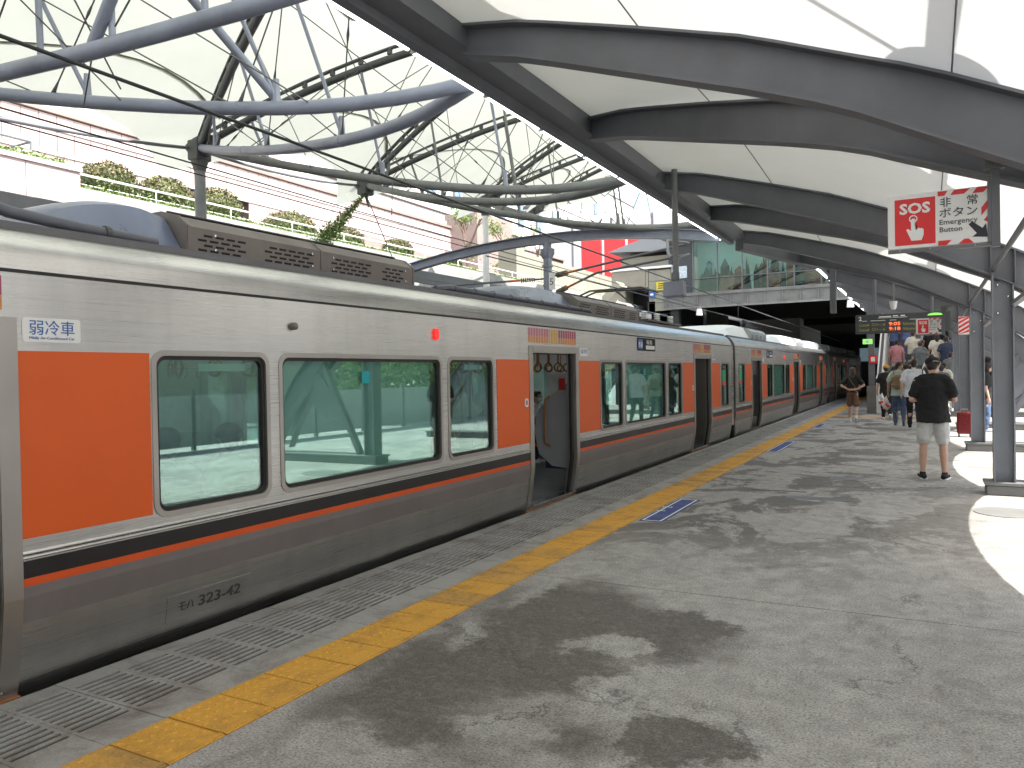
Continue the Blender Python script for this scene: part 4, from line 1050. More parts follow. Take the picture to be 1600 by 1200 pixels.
for i, (x, lab) in enumerate(((-9.9, 'small white floodlight under the left end of the bridge'), (-3.05, 'small white floodlight under the bridge beside the far tube lights'))):
    o = thing('floodlight', lab, 'floodlight', (x, 37.9, 4.5)); MB().tube([(x, 37.8, 4.68), (x, 37.8, 4.35)], [.12, .16], 12).build('body', 'white', o, smooth=True); MB().tube([(x, 37.8, 4.7), (x, 37.8, 4.8)], .03, 8).build('stem', 'steel_grey', o)

# ================================================================== TRAIN
SX = 1.45    # half width; train centre x = -5.55
PROF = [(-0.6, -.16), (-0.22, -.125), (-0.1, -.098), (.05, -.07), (.2, -.042), (.36, -.018), (.5, 0), (.8, 0), (2.18, 0)]
PROF2 = [(2.19, -.006), (2.26, -.02), (2.33, -.06), (2.40, -.13), (2.43, -.19)]
def off(z): return lerp(PROF, z)
def rrect(y0, y1, z0, z1, r, n=5):
    pts = []
    for cy, cz, a0 in ((y1 - r, z1 - r, 0), (y0 + r, z1 - r, 90), (y0 + r, z0 + r, 180), (y1 - r, z0 + r, 270)):
        for i in range(n + 1): a = R(a0 + 90 * i / n); pts.append((cy + r * math.cos(a), cz + r * math.sin(a)))
    return pts
def ring(m_, o_, i_, x0, x1, dirx=1):
    n = len(o_); X = lambda p, x: (x, p[0], p[1])
    vs = [X(p, x0) for p in o_] + [X(p, x1) for p in o_] + [X(p, x1) for p in i_] + [X(p, x0) for p in i_]
    fs = []
    for k in range(n):
        q = (k + 1) % n
        fs += [(k, q, q + n, k + n), (k + n, q + n, q + 2 * n, k + 2 * n), (k + 2 * n, q + 2 * n, q + 3 * n, k + 3 * n)]
    m_.add(vs, fs)
DOORS = [-7.17, 0.0, 7.17]      # centres in car coordinates (y)
WZ = (0.80, 1.76)
def wins():
    out = []
    for d in (0, 1):
        c0 = DOORS[d]
        b = c0 + 0.0
        out += [(c0 + 1.52, c0 + 2.40, 'side'), (c0 + 2.55, c0 + 4.60, 'big'), (c0 + 4.75, c0 + 5.60, 'side')]
    out += [(DOORS[2] + 1.6, DOORS[2] + 2.32, 'end'), (DOORS[0] - 2.32, DOORS[0] - 1.6, 'end')]
    return out
WINS = wins()
def side_shell(m_, sgn, doors_open=True, inset=0.0, zmax=2.18, L=9.85, dz0=.03):
    holes = [(a, b, WZ[0], WZ[1]) for a, b, _ in WINS]
    if doors_open: holes += [(d - .62, d + .62, dz0, 1.86) for d in DOORS]
    ys = sorted(set([-L, L] + [v for h in holes for v in h[:2]])); zs = sorted(set([p[0] for p in PROF if p[0] <= zmax] + [v for h in holes for v in h[2:]] + [0.1, .28, .43]))
    if inset: zs = [z for z in zs if z >= 0.03]
    for ya, yb in zip(ys, ys[1:]):
        for za, zb in zip(zs, zs[1:]):
            ym, zm = (ya + yb) / 2, (za + zb) / 2
            if any(h[0] < ym < h[1] and h[2] < zm < h[3] for h in holes): continue
            xa, xb = sgn * (SX + off(za) - inset), sgn * (SX + off(zb) - inset)
            m_.add([(xa, ya, za), (xa, yb, za), (xb, yb, zb), (xb, ya, zb)], [(0, 1, 2, 3)])
def strip(m_, ya, yb, za, zb, d=0.003):
    """painted strip that follows the side profile, on the platform side"""
    zs = sorted(set([za, zb] + [z for z, _ in PROF if za < z < zb]))
    vs = []; fs = []
    for z in zs:
        x = SX + off(z) + d
        vs += [(x, ya, z), (x, yb, z), (x - 0.004, ya, z), (x - .004, yb, z)]
    for i in range(len(zs) - 1):
        a = i * 4; fs += [(a, a + 1, a + 5, a + 4), (a, a + 4, a + 6, a + 2), (a + 1, a + 3, a + 7, a + 5)]
    fs += [(0, 2, 3, 1), (len(vs) - 4, len(vs) - 3, len(vs) - 1, len(vs) - 2)]
    m_.add(vs, fs)
def car(yc, label, first=True, detail=2, dark=False, white_ac=False, number=None):
    r = thing('train_carriage', label, 'train carriage', (-5.55, yc, 0), 'coupled carriages of the orange and silver train')
    L = 9.8
    B = lambda mb, name, m_, par=r, **k: mb.build(name, m_, par, off=False, **k)
    sm = MB(); side_shell(sm, 1); B(sm, 'body_side', 'stainless')
    sm = MB(); side_shell(sm, -1, doors_open=False); B(sm, 'far_body_side', 'stainless')
    # inner liner
    sm = MB(); side_shell(sm, 1, inset=.09, zmax=2.18); side_shell(sm, -1, doors_open=False, inset=.09); sm.box(-1.3, 1.3, -L, L, 2.12, 2.16); B(sm, 'inner_lining', 'interior')
    B(MB().box(-1.27, 1.27, -L, L, 0.0, 0.035), 'floor', 'floor_in')
    # cantrail + roof
    for sgn in (1, -1):
        m_ = MB(); vs = []
        for z, o in PROF2: vs += [(sgn * (SX + o), -L - .05, z), (sgn * (SX + o), L + .05, z)]
        m_.add(vs, [(2 * i, 2 * i + 1, 2 * i + 3, 2 * i + 2) for i in range(len(PROF2) - 1)]); B(m_, 'cantrail', 'stainless', smooth=True)
        m_ = MB().box(sgn * 1.25 - .03, sgn * 1.25 + .03, -L, L, 2.42, 2.465); B(m_, 'roof_gutter', 'roof_grey')
    m_ = MB(); vs = []; pr = [(-1.24, 2.44), (-.9, 2.50), (-.4, 2.54), (0, 2.55), (.4, 2.54), (.9, 2.50), (1.24, 2.44)]
    for x, z in pr: vs += [(x, -L, z), (x, L, z)]
    m_.add(vs, [(2 * i, 2 * i + 1, 2 * i + 3, 2 * i + 2) for i in range(6)]); B(m_, 'roof', 'roof_grey', smooth=True)
    # seam rivets
    if detail > 1:
        m_ = MB()
        for i in range(150): y = -L + .1 + i * .13; m_.ball((SX - .028, y, 2.27), .004, .004, .004, 5, 3)
        B(m_, 'rivet_row', 'stainless_trim')['kind'] = 'stuff'
        B(MB().box(SX - .004, SX + .004, -L, L, 2.17, 2.186), 'seam_moulding', 'rubber')
    # ends
    for s in (-1, 1):
        m_ = MB(); y = s * L
        poly = [(-SX + .0, 0.5), (-SX - off(-.1) , -0.1), (SX + off(-.1), -0.1), (SX, 0.5), (SX, 2.18), (SX - .13, 2.4), (.9, 2.5), (-.9, 2.5), (-SX + .13, 2.4), (-SX, 2.18)]
        m_.prism(poly, 'y', y - .03 * s, y); B(m_, 'end_wall', 'stainless_dull')
    if yc > 10: pass
    B(MB().box(-.6, .6, L, L + .55, 0.05, 2.2), 'gangway', 'rubber')
    # corner barrier post between carriages
    m_ = MB(); m_.box(SX - .16, SX - .01, L + .02, L + .24, 0.3, 2.2); B(m_, 'corner_guard', 'stainless_trim')
    B(MB().box(SX - .16, SX - .02, L + .26, L + .40, -.1, 1.25), 'barrier_mat', 'rubber')
    # strips and panels: spans between doors
    spans = [(-L, DOORS[0] - .72), (DOORS[0] + .72, DOORS[1] - .72), (DOORS[1] + .72, DOORS[2] - .72), (DOORS[2] + .72, L)]
    for a, b in spans:
        m_ = MB(); strip(m_, a, b, .595, .685); B(m_, 'black_stripe', 'stripe_black')
        m_ = MB(); strip(m_, a, b, .553, .5945); B(m_, 'orange_stripe', 'stripe_orange')
        m_ = MB(); strip(m_, a, b, .365, .5525); B(m_, 'brown_stripe', 'stripe_brown')
        m_ = MB(); m_.tube([(SX + .002, a, .725), (SX + .002, b, .725)], .014, 6); m_.tube([(SX, a, .70), (SX, b, .70)], .008, 6); B(m_, 'side_moulding', 'stainless_trim', smooth=True)
    for d in DOORS:
        for a, b in ((d - 1.48, d - .72), (d + .72, d + 1.48)):
            m_ = MB(); m_.box(SX - .001, SX + .004, a, b, .80, 1.77); B(m_, 'orange_panel', 'orange')
    # windows
    for a, b, kd in WINS:
        fr = MB(); ring(fr, rrect(a - .03, b + .03, WZ[0] - .03, WZ[1] + .03, .09), rrect(a + .004, b - .004, WZ[0] + .004, WZ[1] - .004, .065), SX - .05, SX + .007)
        w = B(fr, 'window', 'door_trim', smooth=True)
        gk = MB(); ring(gk, rrect(a + .004, b - .004, WZ[0] + .004, WZ[1] - .004, .065), rrect(a + .028, b - .028, WZ[0] + .028, WZ[1] - .028, .055), SX - .05, SX - .012); B(gk, 'gasket', 'rubber', w)
        B(MB().prism([(p[0], p[1]) for p in rrect(a + .026, b - .026, WZ[0] + .026, WZ[1] - .026, .055)], 'x', SX - .034, SX - .028), 'glass', 'glass', w)
        if kd == 'big':
            B(MB().box(SX - .075, SX - .07, a + .03, b - .08, WZ[0] + .0, WZ[1] - .0), 'blind', 'blind', w)
            if detail > 1 and first:
                B(MB().box(SX - .026, SX - .024, a + .92, a + 1.02, 1.55, 1.65), 'window_sticker', 'teal', w)
        else:
            B(MB().box(SX - .045, SX - .04, a + .35, b - .15 if kd == 'side' else b - .1, 1.66, 1.71), 'window_sticker', 'blind', w)
            if kd == 'end': 
                B(MB().box(SX - .026, SX - .022, a + .2, b - .2, 1.35, 1.62), 'window_sticker', 'green_st', w); B(MB().box(SX - .026, SX - .022, a + .2, b - .2, 1.27, 1.345), 'window_sticker', 'print_red', w)
        # far side windows
        fr = MB(); ring(fr, rrect(a - .03, b + .03, WZ[0] - .03, WZ[1] + .03, .09), rrect(a + .02, b - .02, WZ[0] + .02, WZ[1] - .02, .065), -SX + .02, -SX + .11)
        w = B(fr, 'far_window', 'interior'); B(MB().box(-SX + .05, -SX + .055, a, b, WZ[0], WZ[1]), 'glass', 'glass', w)
    # doorways
    for d in DOORS:
        o_ = rrect(d - .72, d + .72, -.10, 1.94, .03); i_ = rrect(d - .625, d + .625, .025, 1.865, .05)
        # frame follows the side profile
        m_ = MB(); n = len(o_)
        vs = [(SX + off(p[1]) + .012, p[0], p[1]) for p in o_] + [(SX + off(p[1]) + .012, p[0], p[1]) for p in i_] + [(SX + off(p[1]) - .10, p[0], p[1]) for p in i_] + [(SX + off(p[1]) - .02, p[0], p[1]) for p in o_]
        # densify along the vertical: rrect has only corners, so add side strips
        B(MB(), 'x', 'stainless_trim') if False else None
        fr = MB()
        for ya, yb, dep in ((d - .72, d - .622, 0), (d + .622, d + .72, 0)):
            zs = [-.15, -.1, .05, .2, .36, .5, .8, 1.4, 1.86, 1.94]
            vs = []
            for z in zs:
                x = SX + off(z)
                vs += [(x + .012, ya, z), (x + .012, yb, z), (x - .12, yb, z), (x - .12, ya, z)]
            fs = []
            for i in range(len(zs) - 1):
                a = i * 4; fs += [(a, a + 1, a + 5, a + 4), (a + 1, a + 2, a + 6, a + 5), (a + 3, a, a + 4, a + 7), (a + 2, a + 3, a + 7, a + 6)]
            fr.add(vs, fs)
        fr.box(SX - .12, SX + .012, d - .619, d + .619, 1.866, 1.94)
        dw = B(fr, 'door_frame', 'door_trim')
        # sliding leaf edges inside the pockets, with black rubber
        for s in (-1, 1):
            lf = MB(); zs = [.03, .2, .36, .5, 1.0, 1.86]; vs = []
            yo, yi = d + s * .617, d + s * .56
            for z in zs:
                x = SX + off(z); vs += [(x - .035, yo, z), (x - .035, yi, z), (x - .07, yi, z), (x - .07, yo, z)]
            fs = []
            for i in range(len(zs) - 1):
                a = i * 4; fs += [(a, a + 1, a + 5, a + 4), (a + 1, a + 2, a + 6, a + 5), (a + 2, a + 3, a + 7, a + 6)]
            lf.add(vs, fs); B(lf, 'door_leaf_edge', 'rubber', dw)
        B(MB().box(SX - .13, SX - .02, d - .62, d + .62, .036, .05), 'door_sill', 'chrome', dw)
        B(MB().box(SX - .16, SX - .04, d - .72, d + .72, -.06, -.012), 'door_step', 'handle', dw)
        B(MB().box(SX - .15, SX - .14, d - .5, d - .35, 1.83, 1.85), 'door_lamp', 'red_lamp', dw)
        # colour bars above
        bars = MB(); bars.cur = 0
        for i in range(20):
            y0 = d - .72 + i * .070; y1 = y0 + .045
            bars.cur = 2 if 8 <= i <= 11 else (0 if i < 8 else 1); bars.box(SX, SX + .003, y0, y1, 2.05, 2.15)
            bars.cur = 2 if 8 <= i <= 11 else 3; bars.box(SX, SX + .003, y0, y1, 1.975, 2.048)
        B(bars, 'colour_bars', ['pink_bar', 'magenta_bar', 'amber_bar', 'orange_bar'])['kind'] = 'stuff'
        st = None
        if detail < 2 or d > -1: st = B(MB().box(SX, SX + .003, d + .80, d + 1.05, 1.83, 1.94), 'car_sticker', 'print_white')
        if detail > 1 and st:
            text('sticker_text', '弱冷車', .07, (SX + .0035, d + .825, 1.87), (0, 1, 0), (0, 0, 1), 'print_blue', st, width=.2).location = (0, 0, 0)
        bt = MB(); ring(bt, rrect(d - .84, d - .76, 1.22, 1.32, .03), rrect(d - .82, d - .78, 1.24, 1.30, .012), SX, SX + .012); B(bt, 'door_button', 'print_white')
        B(MB().box(SX + .002, SX + .008, d - .818, d - .782, 1.242, 1.298), 'button_plate', 'print_grey')
    # interior: seats, partitions, handrails, straps
    for s in (1, -1):
        for a, b in ((DOORS[0] + .85, DOORS[1] - .85), (DOORS[1] + .85, DOORS[2] - .85)):
            m_ = MB(); m_.box(s * .88, s * 1.33, a, b, .30, .42) if s > 0 else m_.box(-1.33, -.88, a, b, .30, .42)
            B(m_, 'seat', 'seat_navy')
            m_ = MB(); (m_.box(1.22, 1.33, a, b, .42, .84) if s > 0 else m_.box(-1.33, -1.22, a, b, .42, .84)); B(m_, 'backrest', 'seat_navy')
            for yy in (a - .03, b + .03):
                poly = [(s * 1.34, .3), (s * 1.0, .34), (s * .80, .5), (s * .74, .8), (s * .80, 1.1), (s * .98, 1.3), (s * 1.12, 1.38), (s * 1.34, 1.38)]
                m_ = MB(); m_.prism(poly if s > 0 else poly[::-1], 'y', yy - .015, yy + .015); B(m_, 'partition', 'partition')
                m_ = MB(); m_.tube([(s * 1.0, yy - .04 * s, .62), (s * .93, yy - .06 * s, .66), (s * .93, yy - .06 * s, 1.25), (s * 1.0, yy - .04 * s, 1.3)], .016, 8); B(m_, 'grab_handle', 'handle', smooth=True)
    for d in DOORS:
        for s, sg in ((1, 1), (1, -1), (-1, 1), (-1, -1)):
            yy = d + sg * .86
            m_ = MB(); m_.tube([(s * .76, yy, .60), (s * .58, yy, .66), (s * .49, yy, .84), (s * .47, yy, 1.1), (s * .48, yy, 1.45), (s * .55, yy, 1.72), (s * .74, yy, 1.92), (s * 1.0, yy, 2.0)], .019, 8); B(m_, 'grab_pole', 'handle', smooth=True)
    m_ = MB()
    for s in (.55, -.55): m_.tube([(s, -L, 1.97), (s, L, 1.97)], .014, 6)
    B(m_, 'strap_rail', 'chrome')
    tor = MB(); n1, n2 = 14, 6; vs = []; fs = []
    for i in range(n1):
        a = 2 * PI * i / n1
        for j in range(n2):
            b = 2 * PI * j / n2; rr = .062 + .013 * math.cos(b); vs.append((rr * math.cos(a), .013 * math.sin(b), rr * math.sin(a)))
    for i in range(n1):
        for j in range(n2): fs.append((i * n2 + j, ((i + 1) % n1) * n2 + j, ((i + 1) % n1) * n2 + (j + 1) % n2, i * n2 + (j + 1) % n2))
    tor.add(vs, fs); tor.box(-.008, .008, -.014, .014, .06, .26)
    tme = tor.mesh('strap_ring', 'handle', True)
    if detail > 1:
        for s in (.55, -.55):
            y = -7.5
            while y < 8.4: 
                o = link('strap_ring', tme, r, off=False); o.location = (s, y, 1.70); o.rotation_euler = (0, 0, random.uniform(-.4, .4)); y += .34 if s > 0 else .5
        # posters on the far wall
        for d in (DOORS[0], DOORS[1]):
            for y, m_ in ((d + 6.25, 'print_red'), (d - 1.3, 'poster'), (d + 3.2, 'poster'), (d + 1.9, 'poster')):
                pz = B(MB().box(-SX + .115, -SX + .12, y - .22, y + .22, 1.2, 1.7) if m_ != 'print_red' else MB().box(-SX + .115, -SX + .12, y - .14, y + .14, 1.12, 1.5), 'poster', m_)
            B(MB().box(-SX + .09, -SX + .13, d - .68, d - .60, .04, 1.9), 'far_door_post', 'chrome'); B(MB().box(-SX + .09, -SX + .13, d + .60, d + .68, .04, 1.9), 'far_door_post', 'chrome')
            B(MB().box(-SX + .095, -SX + .12, d - .59, d - .01, .05, 1.85), 'far_door', 'stainless_dull'); B(MB().box(-SX + .095, -SX + .12, d + .01, d + .59, .05, 1.85), 'far_door', 'stainless_dull')
            for s in (-.3, .3): B(MB().box(-SX + .121, -SX + .125, d + s - .19, d + s + .19, .85, 1.6), 'far_door_glass', 'tower_glass')
    for y in (-6, -2, 2, 6): B(MB().box(-.35, -.25, y - 1.6, y + 1.6, 2.10, 2.119), 'ceiling_lamp', M['lamp_in'])
    # roof units: fairing + housing with slots
    def acunit(y0, y1, y2, fm, hm, xin=.0, top=.36):
        # fairing: curved wedge rising from y0 to y1
        NY, NX = 16, 12; vs = []; fs = []
        for j in range(NY + 1):
            t = j / NY; y = y0 + (y1 - y0) * t; h = top * math.sin(min(1, t * 1.25) * PI / 2) ** .62 * (1 - .12 * max(0, t - .8) / .2)
            if white_ac: h = top * max(0, math.sin(PI * (0.02 + .52 * t))) ** .55
            for i in range(NX + 1):
                u = -1 + 2 * i / NX; x = 1.10 * u; e = (1 - abs(u) ** 5) ** .4
                vs.append((x, y, 2.47 + h * e))
        for j in range(NY):
            for i in range(NX): a = j * (NX + 1) + i; fs.append((a, a + 1, a + NX + 2, a + NX + 1))
        fs.append(tuple(NY * (NX + 1) + i for i in range(NX + 1)))
        B(MB().add(vs, fs), 'roof_unit_fairing', fm, smooth=True)
        m_ = MB(); h = top - .04
        poly = [(-1.12, 2.46), (-1.12, 2.46 + h * .62), (-1.02, 2.46 + h * .86), (-.85, 2.46 + h), (.85, 2.46 + h), (1.02, 2.46 + h * .86), (1.12, 2.46 + h * .62), (1.12, 2.46)]
        m_.prism(poly, 'y', y1 + .01, y2); hs = B(m_, 'roof_unit_housing', hm); 
        for q in (y1 + .02, (y1 + y2) / 2, y2 - .03):
            c = MB(); c.prism([(p[0] * 1.006, 2.46 + (p[1] - 2.46) * 1.02) for p in poly], 'y', q, q + .02); B(c, 'housing_flange', hm, hs)
        gr = MB(); Lh = y2 - y1
        for (a, b) in ((.04, .22), (.27, .48), (.55, .75), (.81, .95)):
            nn = max(2, int((b - a) * Lh / .1)); 
            for k in range(nn):
                for jz in range(4):
                    yy = y1 + Lh * a + k * .1 + (.05 if jz % 2 else 0); z = 2.50 + jz * .034
                    gr.box(1.112, 1.1225, yy, yy + .072, z, z + .015)
        B(gr, 'grille_slots', 'dark', hs)['kind'] = 'stuff'
        if detail > 1:
            sc = MB()
            for q in (y1 + .25, y1 + Lh * .5 - .1, y1 + Lh * .52 + .1, y2 - .15):
                for z in (2.52, 2.62): sc.ball((1.125, q, z), .008, .012, .012, 6, 4)
            B(sc, 'screw', 'chrome', hs)
            B(MB().tube([(.88, y1 + .05, 2.462 + h), (.88, y2, 2.462 + h)], .012, 6), 'housing_edge', 'rubber', hs)
    if white_ac:
        for a, b, c in ((-9.3, -6.3, -3.9), (-3.7, 2.4, 4.2), (4.5, 9.0, 9.6)): acunit(a, b, c, 'white', 'partition', top=.42)
    else:
        acunit(-6.15, -5.15, -2.5, 'ac_fairing', 'ac_dark'); acunit(-.9, 1.45, 4.2, 'ac_fairing', 'ac_dark')
    if detail > 1:
        # roof hoses
        m_ = MB(); m_.tube([(1.05, -9, 2.60), (1.05, -7.2, 2.62), (1.08, -6.9, 2.64), (1.12, -6.6, 2.61), (1.15, -6.3, 2.54), (1.17, -5.9, 2.51), (1.15, -5.4, 2.50)], .034, 10); B(m_, 'roof_hose', 'hose', smooth=True)
        for y in (-6.85, -5.75, -8): B(MB().tube([(1.05 if y < -6 else 1.165, y - .015, 2.62 if y < -6 else 2.51), (1.05 if y < -6 else 1.165, y + .015, 2.62 if y < -6 else 2.51)], .042, 10), 'hose_clamp', 'rod')
        B(MB().box(1.0, 1.1, -6.9, -6.86, 2.45, 2.6), 'hose_bracket', 'rod'); B(MB().box(1.0, 1.1, -7.05, -7.01, 2.45, 2.6), 'hose_bracket', 'rod')
        m_ = MB(); m_.tube([(1.1, -2.1, 2.50), (1.12, -1.9, 2.53), (1.12, 1.9, 2.53), (1.12, 2.0, 2.49)], .032, 10)
        for i in range(9): m_.tube([(1.12, -1.8 + i * .42, 2.53), (1.12, -1.77 + i * .42, 2.53)], .04, 10)
        B(m_, 'roof_hose', 'hose', smooth=True)
        # pantograph gear near the rear
        pg = MB(); pg.box(-.8, .95, 5.2, 7.4, 2.56, 2.60); B(pg, 'pantograph_base', 'rod')
        for (x, y) in ((.8, 5.4), (.8, 6.2), (.8, 7.1), (-.6, 5.4), (-.6, 7.1), (.3, 6.6)):
            c = MB()
            for k in range(4): c.tube([(x, y, 2.60 + k * .04), (x, y, 2.62 + k * .04), (x, y, 2.64 + k * .04)], [.04, .07, .04], 10)
            B(c, 'insulator', 'white' if x > .5 else 'insulator', smooth=True)
        c = MB(); c.tube([(.7, 5.3, 2.78), (.7, 7.2, 2.78)], .02, 6); c.tube([(-.6, 5.3, 2.78), (-.6, 7.2, 2.78)], .02, 6); c.tube([(.7, 5.5, 2.78), (-.6, 5.5, 2.78)], .02, 6)
        c.tube([(0, 5.6, 2.8), (0, 7.3, 3.0), (0, 6.0, 3.27)], .025, 8); c.tube([(-.8, 6.0, 3.2), (-.55, 6.0, 3.29), (.55, 6.0, 3.29), (.8, 6.0, 3.2)], .02, 8); c.tube([(-.8, 6.3, 3.2), (-.55, 6.3, 3.29), (.55, 6.3, 3.29), (.8, 6.3, 3.2)], .02, 8)
        B(c, 'pantograph_frame', 'rod')
    # side lamps
    def lampat(y): 
        m_ = MB(); m_.prism(rrect(y - .035, y + .035, 1.94, 2.05, .034), 'x', SX, SX + .02); B(m_, 'side_lamp', 'red_lamp', smooth=True)
    lampat(-2.64)
    if detail > 1:
        m_ = MB(); m_.tube([(SX, -4.50, 1.985), (SX + .03, -4.50, 1.985)], .028, 12); m_.ball((SX + .03, -4.5, 1.985), .014, .022, .022, 10, 6); B(m_, 'side_buzzer', 'ac_dark', smooth=True)
        # big sticker
        y0 = 2.28 - yc; m_ = MB(); m_.prism(rrect(y0, y0 + .31, 1.818, 1.945, .015), 'x', SX, SX + .003); st = B(m_, 'car_sticker', 'print_white', label='white sticker with blue lettering')
        for args in (('弱冷車', .085, (SX + .0042, y0 + .035, 1.862), .24, 'print_blue', 0.0), ('Mildly Air-Conditioned Car', .02, (SX + .0042, y0 + .035, 1.833), .24, 'print_blue', 0.0)):
            text('sticker_text', args[0], args[1], args[2], (0, 1, 0), (0, 0, 1), args[4], st, width=args[3], bold=args[5]).location = (0, 0, 0)
        # number plate
        ny = 3.12 - yc
        m_ = MB(); m_.box(0, .004, ny, ny + .66, .252, .256); 
        xx = SX + off(.19) - .012
        lp = MB(); strip(lp, ny, ny + .66, .262, .265, .003); strip(lp, ny, ny + .003, .10, .262, .003); B(lp, 'plate_edge', 'stainless_trim')
        nrm_up = Vector((off(.26) - off(.12), 0, .14)).normalized()
        text('car_number', 'モハ', .075, (SX + off(.155) + .004, ny + .09, .155), (0, 1, 0), nrm_up, 'print_grey', r, width=.11).location = (0, 0, 0)
        text('car_number', '323-42', .10, (SX + off(.15) + .004, ny + .24, .15), (0, 1, 0), nrm_up, 'print_grey', r, width=.34, bold=.001).location = (0, 0, 0)
    if detail > 0:
        # destination display
        y0 = 3.10 if detail > 1 else -5.7
        dd = B(MB().prism(rrect(y0, y0 + .92, 1.95, 2.16, .03), 'x', SX - .01, SX + .006), 'destination_display', 'dark')
        B(MB().box(SX + .0065, SX + .008, y0 + .04, y0 + .26, 1.975, 2.135), 'display_field', 'print_blue', dd)
        B(MB().box(SX + .0065, SX + .008, y0 + .42, y0 + .88, 1.975, 2.04), 'display_field', 'print_white', dd)
        text('display_text', '普通', .10, (SX + .009, y0 + .05, 2.01), (0, 1, 0), (0, 0, 1), 'print_white', dd, width=.2).location = (0, 0, 0)
        text('display_text', '桜島', .08, (SX + .008, y0 + .45, 2.065), (0, 1, 0), (0, 0, 1), 'print_white', dd, width=.3).location = (0, 0, 0)
    return r
M['lamp_in'] = mat('carriage_ceiling_lamp', (0.9, 0.9, 0.9), 0.5, emit=((1, 0.97, 0.92), 1.6))
car1 = car(8.70, 'nearest silver carriage with orange panels and open doors', True, 2)
car2 = car(28.75, 'second silver carriage with white roof units, behind the nearest one', False, 1, white_ac=True)
car3 = car(48.8, 'third carriage, in the dark under the glass bridge', False, 0, white_ac=True)

